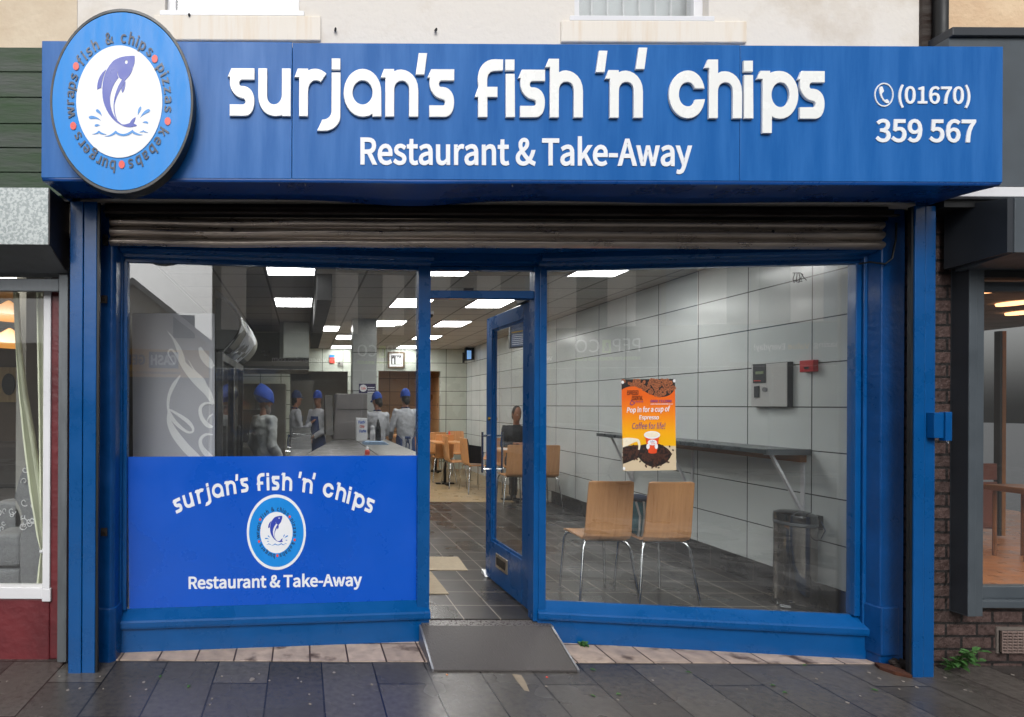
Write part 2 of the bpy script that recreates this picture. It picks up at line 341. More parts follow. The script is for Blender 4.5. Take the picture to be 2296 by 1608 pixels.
# upper wall with two window openings
W1=(-.835,-.03,3.925,5.3); W2=(1.62,2.425,3.905,5.3)
g=MB(); x=-1.36
for (a,b_,z0,z1) in (W1,W2):
    g.box(x,a,3.45,3.7,2.80,6.2); g.box(a,b_,3.45,3.7,2.80,z0); g.box(a,b_,3.45,3.7,z1,6.2); x=b_
g.box(x,3.80,3.45,3.7,2.80,6.2)
wall=g.build('upper_wall',m_render,bld)
for (a,b_,z0,z1),sx in ((W1,(-.90,.10)),(W2,(1.535,2.645))):
    f=MB(); t=.055; y0=3.50; y1=3.57
    f.box(a,a+t,y0,y1,z0,z1); f.box(b_-t,b_,y0,y1,z0,z1); f.box(a+t,b_-t,y0,y1,z0,z0+t*.8); f.box(a+t,b_-t,y0,y1,z1-t,z1)
    f.box(a-.03,b_+.03,3.44,3.50,z0-.02,z0+.012)
    fr=f.build('window',m_upvc,bld,bevel=.004)
    MB().box(a+t,b_-t,3.525,3.531,z0+t*.8,z1-t).build('pane',m_pane,fr)
    bl=MB()
    n=7
    for i in range(n):
        xx=a+t+.02+(b_-a-2*t)*i/n; bl.box(xx,xx+.01,3.60,3.61,z0+.02,z1)
    bl.build('vertical_bar',m_upvc,fr)
    MB().box(a+.01,b_-.01,3.64,3.66,z0,z1).build('blind',paint('grey_blind',C('#c3c7ca'),.8,var=.08,scale=8),fr)
    s=MB(); s.box(sx[0],sx[1],3.434,3.46,3.755,z0-.022); s.build('sill',m_sill,bld,bevel=.006)
for (u,v) in ((752,65),(977,66),(425,33)):
    p=W(u,v,3.44); MB().tube([(p.x,3.425,p.z-.01),(p.x,3.455,p.z)],.009,10,K).build('pipe_stub',m_black,bld)
# body of the building behind
MB().box(-1.36,3.80,3.7,3.95,2.93,6.2).build('inner_lintel',m_plaster,bld)
MB().box(-1.42,3.95,3.70,15,2.93,3.05).box(-1.42,3.95,15,15.2,-.1,6.2).build('slab',m_plaster,bld)
MB().box(-1.36,3.80,3.45,15.2,6.2,6.35).build('roof',m_anth_dark,bld)
rw=MB().box(3.74,3.90,3.66,15,0,2.93).build('party_wall',m_walltile,bld)
MB().box(3.728,3.741,3.69,8.6,FZ,.313).build('skirting',m_skirt,rw)
MB().box(-1.43,-1.37,3.76,15,0,2.93).build('party_wall',m_dark_int,bld)
ce=MB().box(-1.37,3.74,3.70,13.1,2.862,2.93).build('ceiling',m_ceil,bld)
# back wall with two openings
by=13.1
g=MB(); op=[(-.28,1.0,2.33),(1.10+.0,1.35,2.36),(1.73,3.14,2.36)]
op=[(-.28,1.03,2.34),(1.73,3.14,2.36)]; x=-1.37
for a,b_,z in op:
    g.box(x,a,by,by+.12,FZ,2.862); g.box(a,b_,by,by+.12,z,2.862); x=b_
g.box(x,3.74,by,by+.12,FZ,2.862); g.build('back_wall',m_backtile,bld)
MB().box(1.3,3.6,14.3,14.4,FZ,2.862).box(3.14,3.26,by+.12,14.3,FZ,2.862).build('passage_wall',m_tantile,bld)
MB().box(-1.37,1.3,14.5,14.6,FZ,2.862).build('kitchen_wall',m_plaster,bld)
MB().box(.745,1.098,8.53,8.86,FZ,2.862).build('column',m_coltile,bld,bevel=.004)
# header inside over the glass, up to the ceiling
g=MB(); g.wall((-1.36,PL.y(-1.36)),(.80,PL.y(.80)),.10,2.56,2.93,.03); g.wall((1.60,PR.y(1.60)),(3.74,PR.y(3.74)),.10,2.56,2.93,.03); g.box(.80,1.60,3.93,4.02,2.56,2.93)
g.build('header_wall',m_plaster,bld)
# ================================================================ shopfront
sf=thing('shopfront','blue painted timber shopfront with two angled shop windows and central doorway','shopfront',(1.2,3.6,0))
# outer steel posts
for x0,x1 in ((-1.366,-1.21),(3.585,3.712)):
    g=MB(); xm=(x0+x1)/2
    g.box(x0,xm-.0015,3.37,3.40,-.02,2.765).box(xm+.0015,x1,3.374,3.40,-.02,2.765)
    g.build('post',m_blue,sf,bevel=.004)
# dark shutter guide gap
for a_,b_ in ((-1.209,-1.196),(3.572,3.584)): MB().box(a_,b_,3.378,3.40,0,2.76).build('shutter_guide',m_black,sf)
# pilasters
g=MB(); g.prismz([(-1.30,3.53),(-1.165,3.52),(-1.15,3.545),(-1.146,3.75),(-1.30,3.75)],0,2.80); g.prismz([(-1.31,3.52),(-1.168,3.508),(-1.139,3.54),(-1.139,3.75),(-1.31,3.75)],-.01,.33)
g.build('pilaster',m_blue_rough,sf,bevel=.01,seg=3)
g=MB(); g.prismz([(3.545,3.522),(3.70,3.535),(3.735,3.62),(3.735,3.70),(3.537,3.70),(3.531,3.61)],0,2.80); g.prismz([(3.54,3.506),(3.66,3.52),(3.70,3.7),(3.527,3.70),(3.525,3.6)],.06,.36)
g.build('pilaster',m_blue_rough,sf,bevel=.01,seg=3)
# stall riser, sloping sill, per side
def band(a,b,off,t,z0,z1,name,mat,par,bevel=.004):
    return MB().wall(a,b,t,z0,z1,off).build(name,mat,par,bevel=bevel)
def side(a,b,pl,x0,x1):
    r=band(a,b,0,.075,-.01,.20,'stall_riser',m_blue,sf,.003)
    ux,uy=unit(a,b); nx,ny=-uy,ux
    def P(s,off,z): return (a[0]+ux*s+nx*off,a[1]+uy*s+ny*off,z)
    L=math.hypot(b[0]-a[0],b[1]-a[1])
    prof=[(-.022,.158),(-.026,.172),(-.026,.198),(-.016,.208),(.058,.262),(.075,.262),(.075,.158)]
    m=MB(); n=len(prof); vs=[P(0,o,z) for o,z in prof]+[P(L,o,z) for o,z in prof]
    m.add(vs,[list(range(n)),list(range(2*n-1,n-1,-1))]+[(i,i+n,(i+1)%n+n,(i+1)%n) for i in range(n)])
    m.build('sill',m_blue,sf)
    # head beam and soffit above the glass
    m=MB(); prof=[(.040,2.491),(.085,2.491),(.085,2.58),(-.07,2.58),(-.07,2.548),(-.055,2.535),(.0,2.531),(.008,2.515),(.040,2.511)]
    n=len(prof); vs=[P(0,o,z) for o,z in prof]+[P(L,o,z) for o,z in prof]
    m.add(vs,[list(range(n)),list(range(2*n-1,n-1,-1))]+[(i,i+n,(i+1)%n+n,(i+1)%n) for i in range(n)]); m.build('head_rail',m_blue,sf)
    # pane
    MB().wall((x0,pl.y(x0)),(x1,pl.y(x1)),.006,.255,2.497,0).build('pane',m_pane,sf)
side(A,B,PL,-1.150,.785); side(Cc,Dd,PR,1.62,3.50)
# jamb stiles beside panes
g=MB(); g.wall((-1.150,PL.y(-1.15)-.035),(-1.118,PL.y(-1.12)-.035),.07,.262,2.491); g.wall((-1.155,3.63),(-1.140,3.63),.08,.2,2.53)
g.build('jamb',m_blue,sf,bevel=.004)
g=MB(); g.wall((3.487,PR.y(3.487)-.035),(3.52,PR.y(3.52)-.035),.07,.262,2.491); g.wall((3.515,3.605),(3.535,3.60),.08,.2,2.53)
g.build('jamb',m_blue,sf,bevel=.004)
# door posts & transom
g=MB(); g.box(.775,.857,3.852,3.93,FZ,2.515); g.build('door_post',m_blue,sf,bevel=.004)
g=MB(); g.box(1.552,1.628,3.852,3.945,FZ,2.515); g.box(1.585,1.632,3.843,3.852,FZ,2.50); g.build('door_post',m_blue,sf,bevel=.004)
g=MB(); g.box(.857,1.552,3.862,3.93,2.300,2.352); g.box(.857,1.552,3.875,3.93,2.491,2.515); g.build('transom',m_blue,sf,bevel=.004)
MB().box(.857,1.552,3.892,3.898,2.352,2.491).build('fanlight_pane',m_pane,sf)
MB().box(1.085,1.15,3.878,3.897,2.356,2.372).build('latch',m_darksteel,sf)
g=MB().box(.857,1.584,3.795,3.95,2.532,2.579).box(.857,1.584,3.862,3.95,2.517,2.532); g.build('head_rail',m_blue,sf)
# soffit board closing the recess over doorway and up to the shutter
g=MB(); g.prismz([(-1.16,3.53),(3.545,3.53),(3.545,3.62),(1.58,3.88),(.855,3.88),(-1.16,3.66)],2.581,2.60); g.build('recess_soffit',m_blue,sf)
g=MB(); g.prism([(-1.16,2.60),(-1.16,2.82),(3.545,2.82),(3.545,2.60)],3.535,3.55); g.build('backing_board',m_blue,sf)
# threshold + ramp
th=MB(); th.box(.80,1.665,3.786,3.90,.005,.128); th.build('threshold',m_granite,sf,bevel=.003)
# bolt plates on the left pilaster, cable on the right
for v in (671,1193):
    p=W(233,v,3.50); g=MB(); g.box(p.x-.019,p.x+.019,3.498,3.506,p.z-.024,p.z+.024).box(p.x-.010,p.x+.008,3.490,3.499,p.z-.004,p.z+.01)
    for sx in(-1,1):
        for sz in(-1,1): g.box(p.x+sx*.013-.003,p.x+sx*.013+.003,3.495,3.499,p.z+sz*.017-.003,p.z+sz*.017+.003)
    g.build('bolt_plate',m_rust,sf)
cb=[W(2010,500,3.50),W(2008,540,3.49),W(2000,580,3.49),W(1985,592,3.495),W(1950,588,3.55),W(1925,592,3.59)]
MB().tube(cb,.006,8,K).build('cable',m_black,sf)
# hole at the foot of the right pilaster, lock box on right post
lb=MB(); p=W(2100,925,3.36); q=W(2082,982,3.36)
g=MB().box(q.x,p.x+.01,3.33,3.372,q.z,p.z); g.box(p.x+.012,p.x+.05,3.322,3.36,q.z-.015,p.z+.004); lk=g.build('lock_box',m_blue,sf,bevel=.003)
MB().tube([(p.x+.03,3.34,q.z-.01),(p.x+.045,3.34,q.z-.03),(p.x+.05,3.34,q.z-.005)],.004,8).build('padlock_shackle',m_chrome,lk)
# ---------------------------------------------------------------- roller shutter
rs=thing('roller_shutter','dented steel roller shutter rolled up under the blue fascia','shutter',(1.2,3.5,2.54))
g=MB(); prof=[]; z0=2.545
zs=[(2.545,2.596),(2.603,2.660),(2.665,2.718)]
N=60; X0,X1=-1.178,3.535
for a,b_ in zs:
    n=7; rows=[]
    for i in range(n+1):
        t=i/n; z=a+(b_-a)*t; dep=.026*math.sin(math.pi*t)**.7
        rows.append((z,dep))
    vs=[];
    for k in range(N+1):
        xx=X0+(X1-X0)*k/N; dent=.012*math.exp(-((xx+.45)/.35)**2)+.006*math.exp(-((xx-.5)/.2)**2)
        for z,dep in rows: vs.append((xx,3.515-dep+dent*.8,z-dent*.5))
    fs=[(k*(n+1)+i,(k+1)*(n+1)+i,(k+1)*(n+1)+i+1,k*(n+1)+i+1) for k in range(N) for i in range(n)]
    g.add(vs,fs); g.box(X0,X1,3.515,3.521,a,b_)
    g.box(X0,X1,3.512,3.515,b_-.001,b_+.008)
g.build('curtain',m_steel,rs,smooth=False)
for p in rs.children[0].data.polygons: p.use_smooth = len(p.vertices)==4
for u,v in ((520,515),(1733,520)):
    p=W(u,v,3.495); MB().ell(p,(.010,.007,.012)).build('keyhole',m_black,rs)
g=MB().box(-1.178,3.535,3.44,3.525,2.735,2.762).box(-1.195,3.555,3.425,3.455,2.722,2.733)
g.build('housing_lip',m_rust,rs,bevel=.002)
MB().box(-1.205,3.56,3.50,3.53,2.72,2.80).build('housing_back',m_black,rs)
p=W(237,538,3.50); MB().box(p.x-.014,p.x+.01,3.488,3.52,p.z-.03,p.z+.03).build('end_bracket',m_rust,rs)
# ---------------------------------------------------------------- door leaf (hinged on the right post, standing open)
dr=thing('door','blue glazed door standing open into the shop beside the right window','door',(1.60,3.96,FZ))
def leafx(y): return 1.595-.035*(y-3.96)/.92      # outer (left) face
def lb_(y0,y1,z0,z1,t=.045,o=0): # slab piece of leaf
    return [(leafx(y0)+o,y0,z0),(leafx(y0)+o+t,y0,z0),(leafx(y1)+o+t,y1,z0),(leafx(y1)+o,y1,z0),(leafx(y0)+o,y0,z1),(leafx(y0)+o+t,y0,z1),(leafx(y1)+o+t,y1,z1),(leafx(y1)+o,y1,z1)]
Y0,Y1=3.965,4.88
g=MB()
g.hexa(lb_(Y0,4.15,.145,2.315)); g.hexa(lb_(4.755,Y1,.145,2.315)); g.hexa(lb_(4.15,4.755,.145,.467)); g.hexa(lb_(4.15,4.755,2.205,2.315))
g.build('leaf_frame',m_blue,dr,bevel=.004)
g=MB(); 
g.hexa(lb_(4.15,4.755,.467,.487,.012,.010)); g.hexa(lb_(4.15,4.755,2.187,2.205,.012,.010)); g.hexa(lb_(4.15,4.168,.487,2.187,.012,.010)); g.hexa(lb_(4.737,4.755,.487,2.187,.012,.010))
g.build('glazing_bead',m_blue,dr)
MB().hexa(lb_(4.15,4.755,.467,2.205,.006,.022)).build('pane',m_pane2,dr)
g=MB()
for o in (-.06,.105):
    y=4.80; x=leafx(y)+o
    zc0,zc1=1.02,1.36
    g.tube([(x,y,zc0),(x,y,zc1)],.011,12,.8)
    for z in (zc0+.03,zc1-.03): g.tube([(leafx(y)+(.0 if o<0 else .045),y,z),(x,y,z)],.008,8)
g.build('pull_handle',m_chrome,dr,smooth=True)
g=MB(); g.tube([(leafx(4.8)-.012,4.8,1.47),(leafx(4.8)+.06,4.8,1.47)],.016,12); g.build('lock_cylinder',paint('brass',C('#9c7a3c'),.3,metal=1),dr)
yl0=1290*leafx(4.6)/(1120-678); 
y0_=4.40; y1_=4.63
g=MB(); g.hexa(lb_(y0_,y1_,.285,.395,.012,-.010)); lbx=g.build('letterbox',paint('aged_steel',C('#a59c90'),.35,metal=.9,var=.2),dr,bevel=.003)
MB().hexa(lb_(y0_+.03,y1_-.03,.31,.37,.006,-.015)).build('flap',m_darksteel,lbx)
g=MB()
for z in (.45,1.2,2.05): g.tube([(1.592,3.952,z),(1.592,3.952,z+.10)],.009,10)
g.build('hinge',m_darksteel,dr)
g=MB(); g.tube([(1.56,3.99,2.325),(1.38,4.02,2.36),(1.30,3.95,2.34)],.006,8); g.box(1.56,1.61,4.0,4.2,2.317,2.35); g.build('door_closer',m_darksteel,dr)
wd=MB(); p=W(1097,1295,4.87); wd.prismx([(4.84,FZ+.001),(4.95,FZ+.001),(4.95,.175),(4.90,.178)],1.545,1.60)
tag(wd.build('door_wedge',m_white_acr,bevel=.006),'small white wedge under the open blue door','door wedge')
# ---------------------------------------------------------------- ramp
rp=thing('ramp','grey ribbed access ramp with metal edge strips at the doorway','ramp',(1.21,3.6,0))
xa,xb=.776,1.652
MB().prismx([(3.414,.0),(3.786,.0),(3.786,.132),(3.414,.012)],xa+.012,xb-.012).build('ramp_plate',m_ramp,rp,bevel=.002)
for x0 in (xa,xb-.012):
    MB().prismx([(3.412,.0),(3.787,.0),(3.787,.136),(3.412,.016)],x0,x0+.012).build('edge_strip',m_alu,rp)
# ================================================================ fascia sign
YF=3.037
fs=thing('fascia_sign','long blue fascia sign reading surjan\'s fish \'n\' chips in raised white letters','shop sign',(1.15,3.2,2.77))
xL,xR=-1.384,3.69; zB,zTp=2.772,3.49
s1=W(655,250,YF).x; s2=W(1659,250,YF).x
g=MB()
for a,b_,dz in ((xL,s1-.0012,.004),(s1+.0012,s2-.0012,0),(s2+.0012,xR,-.002)):
    g.box(a,b_,YF,YF+.03,zB,zTp+dz)
g.box(xL,xL+.02,YF+.03,3.45,zB+.002,zTp).box(xR-.02,xR,YF+.03,3.45,zB+.002,zTp).box(xL+.02,xR-.02,YF+.03,3.45,zTp-.03,zTp-.006)
g.build('sign_panel',m_fascia,fs,bevel=.002)
# sagging soffit sheet
n=64; vs=[]; rows=[(YF+.002,0),(YF+.012,-.014),(YF+.05,-.012),(3.15,-.006),(3.25,-.0),(3.345,-.0)]
for i in range(n+1):
    t=i/n; 
    for j,(y,dz) in enumerate(rows):
        xx=(xL+.002)+(xR-xL-.004)*t
        if j>=3: xx=xx+ (max(0,-1.36-xx))*.0
        sag=-(.035*math.exp(-((xx-.62)/.38)**2)+.012*math.exp(-((xx-2.2)/.5)**2))*(j/5)**1.5
        vs.append((xx,y,zB+dz+sag))
m=len(rows); fcs=[(i*m+j,(i+1)*m+j,(i+1)*m+j+1,i*m+j+1) for i in range(n) for j in range(m-1)]
# inner return from sagging edge back up to the housing
g=MB().add(vs,fcs)
o=g.build('soffit',m_soffit,fs,smooth=True); sd=o.modifiers.new('s','SOLIDIFY'); sd.thickness=.004; sd.offset=1
for u,v in ((626,408),(685,405),(1152,405),(1612,413),(1690,413),(240,405)):
    p=W(u,v,YF+.01); MB().ell((p.x,YF+.03,zB-.018),(.004,.004,.009),8,5).build('rivet',m_alu,fs)
# ---- custom lettering: glyph loops in photo-pixel units (x right, y up, baseline 0, x height 190)
def GL():
    G={}
    G['s']=([path((-8.5,156),(6,190),(98,190),(98,144.5),(48,144.5),((36,144.5),(33,119.5),(46,119.5)),(54,119.5),((82,117),(98,92),(98,60)),((98,24),(84,0),(60,0)),(0,0),(0,46),(52,46),((66,46),(66,71),(50,71)),((22,74),(0,104),(0,134)),(1,156))],98)
    G['u']=([path((0,190),(35,190),(35,82),((36,57),(48,47),(63,47)),((80,47),(92,60),(94,86)),(94,190),(129,190),(129,0),(95,0),(95,4),((70,-5),(38,0),(20,22)),((6,40),(0,60),(0,84)))],129)
    G['r']=([path((-19,155),(-6,190),(35,190),(35,182),((58,196),(88,190),(108,170)),(86,136),((72,148),(38,150),(35,100)),(35,0),(0,0),(0,155))],108)
    G['n']=([path((-19,155),(-6,190),(34,190),(34,181),((66,202),(131,178),(131,104)),(131,0),(95,0),(95,106),((95,132),(80,143),(66,143)),((50,143),(35,132),(35,106)),(35,0),(0,0),(0,155))],131)
    G['h']=([path((-19,200),(-5,234),(35,234),(35,180),((66,202),(131,178),(131,104)),(131,0),(95,0),(95,106),((95,132),(80,143),(66,143)),((50,143),(35,132),(35,106)),(35,0),(0,0),(0,200))],131)
    G['i']=([[(0,173),(35,173),(37,0),(1,0)],[(-2,230),(34,230),(34,186),(-2,186)]],36)
    G['j']=([path((0,175),(35,175),(35,0),((35,-30),(10,-58),(-30,-58)),(-57,-58),(-37,-13),((-12,-13),(0,4),(0,24))),[(0,231),(34,231),(34,186),(0,186)]],35)
    o=path((149,95),(150,0),(115,0),(115,11),((104,3),(90,-1),(75,-1)),((33,-1),(0,42),(0,95)),((0,148),(33,190),(75,190)),((117,190),(149,148),(149,100)))
    G['a']=([o,ellipse(75,96,40,48)],150)
    c=path((141,118),(102,118),((97,134),(88,143),(74,143)),((53,143),(39,123),(39,95)),((39,68),(53,47),(76,47)),((88,47),(99,58),(104,74)),(143,76),((136,28),(110,-1),(75,-1)),((33,-1),(0,42),(0,95)),((0,148),(33,190),(75,190)),((108,190),(134,162),(141,118)))
    G['c']=([c],143)
    G['p']=([path((-22,157),(-8,190),(30,190),(30,182),((42,187),(56,190),(68,190)),((110,190),(143,148),(143,95)),((143,42),(112,-1),(72,-1)),((58,-1),(46,2),(38,9)),(38,-58),(1,-58),(1,157)),ellipse(72,95,36,49)],143)
    G['f']=([path((14,0),(50,0),(50,80),(90,80),(90,121),(49,121),(49,150),((50,170),(60,184),(80,184)),(112,186),(112,230),(80,231),((38,231),(12,200),(12,150)),(14,121),(0,80),(14,80))],112)
    G["'"]=([path((0,0),(34,0),(45,86),(12,86))],45)
    return G
GLY=GL()
SB=lambda x: 469.5+(x-922)*.00496          # baseline (source px) of the main line
m2=lambda x: 800+x*.6098; m3=lambda x: 2200+x*.8258; mz=lambda x: 2150+x*.2831
LINE=[('s',m2(197),0),('u',m2(383),0),('r',m2(650),0),('j',m2(862),0),('a',m2(941),0),('n',m2(1213),0),("'",m2(1412),168),('s',m2(1501),0),
 ('f',m2(1797)-0,0),('i',m2(1999),0),('s',m2(2094),0),('h',mz(160),0),("'",mz(808),181),('n',mz(1003),0),("'",mz(1368),194),('c',m3(568),0),('h',m3(761),0),('i',m3(930),0),('p',m3(1018),0),('s',m3(1199),0)]
px=YF/ (F*1.784)    # metres per source px on the sign
white=m_white_acr
for ch,sx,dy in LINE:
    lo,wd_=GLY[ch]
    sc=1.0
    loops=[[(x*px*sc,y*px) for x,y in l] for l in lo]
    v,f=loops_mesh(loops,extrude=.0045,bevel=.003,res=2)
    p=W(sx/1.784,(SB(sx)-dy)/1.784,YF)
    m=MB().add([(p.x+q.x, YF-.0085-q.z, p.z+q.y) for q in v],f)
    o=m.build('letter',white,fs)
fpl=lambda u,v,d: (lambda q: Vector((q.x,YF-d,q.z)))(W(u,v,YF))
sl_=.0048
text_on('lettering','Restaurant & Take-Away',boxfn(fpl,808,304,1551,388,sl_*1.0),.004,m_print_white,fs,off=.018)
text_on('phone_number','(01670)',boxfn(fpl,2013,190,2174,243,sl_),.004,m_print_white,fs,off=.014)
text_on('phone_number','359 567',boxfn(fpl,1962,267,2187,320,sl_),.004,m_print_white,fs,off=.018)
# telephone symbol
def c3(x,y,d=0): return fpl((2200+x*.8258)/1.784,(y*.8258)/1.784,d)
shape_on('phone_symbol',[ellipse(1615,461,46,58),ellipse(1615,461,41,52)],c3,.004,m_print_white,fs)
hand=path((1592,430),((1596,420),(1604,418),(1608,424)),(1614,440),((1616,448),(1606,450),(1604,456)),((1606,470),(1612,480),(1618,486)),((1624,484),(1628,480),(1632,484)),(1640,494),((1640,502),(1632,504),(1624,500)),((1606,490),(1590,462),(1592,430)))
shape_on('phone_symbol',[hand],c3,.004,m_print_white,fs)
# ---------------------------------------------------------------- oval logo (traced in crop frame; centre 904,772)
def ring_text(fn,par,mat,depth):
    cx,cy,rx,ry=904,772.5,345,449
    def put(s,a0,a1,size=76):
        chars=[]; tot=0
        for ch in s:
            if ch==' ': chars.append((None,.33)); tot+=.33; continue
            v,f=text_raw(ch,.008,1,3); x0=min(p.x for p in v); x1=max(p.x for p in v); wd=x1-x0+.085
            chars.append(((v,f,x0),wd)); tot+=wd
        tot-=.085; m=MB(); pos=0
        for c,wd in chars:
            if c:
                v,f,x0=c; a=math.radians(a0+(a1-a0)*((pos+(wd-.085)/2)/tot)); ww=wd-.085
                vs=[]; vb=[]
                for p in v:
                    lx=(p.x-x0-ww/2)*118/1.3*1.0; ly=p.y*118
                    # unit circle frame (y scaled 1.3)
                    ux=math.sin(a)*345+ (math.cos(a)*lx*1.0*1.3/1.3+math.sin(a)*ly/1.3)
                    uy=math.cos(a)*345+(-math.sin(a)*lx+math.cos(a)*ly/1.3)
                    vs.append(fn(cx+ux,cy-uy*1.3,depth*(p.z*.5+.5))); vb.append((cx+ux+3*math.cos(a),cy-(uy-3*math.sin(a))*1.3,depth*(p.z*.5+.5)-.0001))
                m.add(vs,f)
            pos+=wd
        m.build('lettering',mat,par)
    put('fish & chips',-54,42); put('pizzas',54,100); put('kebabs',114,170); put('burgers',184,241); put('wraps',255,296)
    return
def logo(fn,par,d0,dd,ring=True):
    L=lambda k:(lambda x,y,d: fn(x,y,d0+dd*k+d))
    shape_on('white_oval',[ellipse(904,772,325,424,96)],L(1),dd*.8,m_print_white,par)
    ring_text(L(1),par,m_dark_text,dd)
    for x,y in ((1172,448),(1270,920),(923,1247),(556,955),(577,504)):
        shape_on('dot',[ellipse(x,y,23,30,24)],L(1),dd*.9,m_red_dot,par)
    body=path((1021,428),((1025,480),(1015,500),(1008,515)),((1000,560),(975,585),(950,612)),(938,650),((905,690),(875,750),(868,800)),((866,850),(880,890),(893,918)),(925,945),((950,950),(965,940),(985,935)),((990,915),(1010,900),(1028,890)),((1027,910),(1020,925),(1012,938)),((1020,942),(1030,945),(1038,952)),((1030,965),(1015,958),(1005,965)),((980,970),(940,965),(905,942)),((850,915),(790,830),(779,740)),((770,640),(785,540),(860,465)),((900,435),(960,425),(1021,428)))
    belly=path((893,545),((893,580),(905,600),(928,605)),((880,670),(858,760),(862,830)),((866,870),(878,900),(890,915)),((850,870),(832,800),(835,740)),((840,690),(865,630),(900,590)),((890,575),(888,560),(893,545)))
    eye=ellipse(958,474,11,15,16)
    shape_on('fish_emblem',[body,belly,eye],L(2),dd*.8,m_fish,par)
    fins=[path((806,530),((760,560),(735,620),(738,683)),((745,678),(755,672),(770,668)),((772,620),(785,575),(806,530))),
          path((952,622),((935,640),(925,665),(921,685)),((922,692),(925,700),(929,706)),((945,690),(952,655),(952,622)))]
    for fn_ in fins: shape_on('fin',[fn_],L(2),dd*.8,m_fish,par)
    dr_=[path((738,830),((720,835),(730,852),(745,858)),((760,865),(768,875),(774,882)),((770,860),(755,832),(738,830))),
      path((690,880),((665,885),(672,905),(695,905)),((730,900),(755,905),(768,918)),((750,895),(715,878),(690,880))),
      path((720,950),((715,962),(730,964),(740,958)),(760,952),((745,940),(728,940),(720,950))),
      path((1060,812),((1045,830),(1043,850),(1045,875)),((1055,855),(1070,840),(1072,820)),((1072,808),(1064,808),(1060,812))),
      path((1120,830),((1095,840),(1075,865),(1064,893)),((1085,870),(1110,865),(1132,850)),((1145,838),(1135,826),(1120,830))),
      path((1082,930),((1092,920),(1112,918),(1122,928)),((1130,940),(1115,940),(1105,936)),(1082,930)),
      path((700,1018),((725,1018),(735,1005),(752,992)),((765,1005),(785,1015),(808,1020)),((785,1024),(765,1022),(752,1010)),((738,1018),(720,1024),(700,1018))),
      path((792,1034),((825,1034),(855,1015),(878,992)),((895,1010),(915,1018),(938,1018)),((965,1015),(990,1000),(1004,985)),((1020,1005),(1050,1018),(1082,1024)),((1060,1030),(1020,1028),(1002,1008)),((980,1028),(950,1034),(935,1034)),((915,1032),(890,1025),(878,1014)),((855,1032),(825,1042),(792,1034))),
      path((1056,1002),((1070,1000),(1078,995),(1088,988)),((1095,998),(1110,1002),(1124,1006)),((1105,1008),(1092,1006),(1086,1000)),((1075,1006),(1065,1006),(1056,1002)))]
    for s in dr_: shape_on('water_splash' ,[s],L(2),dd*.8,m_wave,par)
YD=2.945
os_=thing('oval_sign','round sky blue sign with jumping fish emblem and white centre fixed on the fascia','sign',(-.92,3.0,2.7))
def c1(x,y,d=0): return (lambda q: Vector((q.x,YD-d,q.z)))(W(x*.5286/1.784,y*.5286/1.784,YD))
g=MB(); 
cen=c1(921,766); q=c1(1460,766); r_=q.x-cen.x; rz=cen.z-c1(921,1460).z
rx_=c1(1464,766).x-c1(920,766).x; 
n=96
def ringpts(rx,rzz,y): return [(cen.x+rx*math.cos(2*math.pi*i/n),y,cen.z+rzz*math.sin(2*math.pi*i/n)) for i in range(n)]
prof=[(0,YD+.012),(rx_*.966,YD+.012),(rx_*.966,YD-.002),(rx_-.002,YD-.002),(rx_,YD+.002),(rx_,YD+.075),(0,YD+.075)]
kz=(cen.z-c1(921,1468).z)/rx_
vs=[]; 
for r0,y in prof: vs+=ringpts(max(r0,.001),max(r0,.001)*kz,y)
fc=[(i*n+k,i*n+(k+1)%n,(i+1)*n+(k+1)%n,(i+1)*n+k) for i in range(len(prof)-1) for k in range(n)]
g.add(vs,fc); g.build('rim',m_black_plastic,os_)
c1f=lambda x,y,d: c1(x,y,d)
shape_on('sign_face',[ellipse(920,766,524,672,96)],lambda x,y,d: c1(x,y,d-.006),.006,m_cyan,os_)
logo(lambda x,y,d: c1(x,y,d),os_,.0005,.0018)
g=MB(); g.box(-1.05,-.78,YD+.07,YF+.005,3.0,3.3); g.build('mounting_box',m_black,os_)
# ---------------------------------------------------------------- window sticker on the left pane
st=thing('window_graphic','blue vinyl sheet reading surjan\'s fish \'n\' chips across the lower left window','window graphic',(-.2,3.78,.26))
# boundary in view px
a_=PL.hit(286,1024,.0015); b_=PL.hit(941,1022,.0015); c_=PL.hit(941,1348.5,.0015); d_=PL.hit(290,1372,.0015)
nb=(PL.hit(286,1024,.0022)-a_)
zt=(a_.z+b_.z)/2
m=MB(); m.add([(a_.x,a_.y,zt),(b_.x,b_.y,zt),(c_.x,c_.y,.262),(d_.x,d_.y,.262)],[(0,1,2,3)])
m.add([Vector((q.x,q.y,z))-nb*4 for q,z in ((a_,zt),(b_,zt),(c_,.262),(d_,.262))],[(3,2,1,0)])
m.build('vinyl_sheet',m_decal,st)
def c3b(x,y,d=0): return PL.hit((400+x*.695)/1.784,(1750+y*.695)/1.784,.0022+d)
bx=[c3b(1055,335),c3b(1015,545)]
shape_on('oval_border',[ellipse(1015,545,170,217,72)],c3b,.0006,m_print_white,st)
shape_on('oval_field',[ellipse(1015,545,157,200,72)],lambda x,y,d:c3b(x,y,d+.0007),.0006,m_cyan,st)
logo(lambda x,y,d: c3b(1015+(x-904)*93/325,547+(y-772.5)*118.5/423.5,d),st,.0008,.0008)
text_on('lettering','Restaurant & Take-Away',boxfn(lambda u,v,d: c3b(u,v,d),510,795,1508,893,-.018),.0008,m_print_white,st,off=.022)
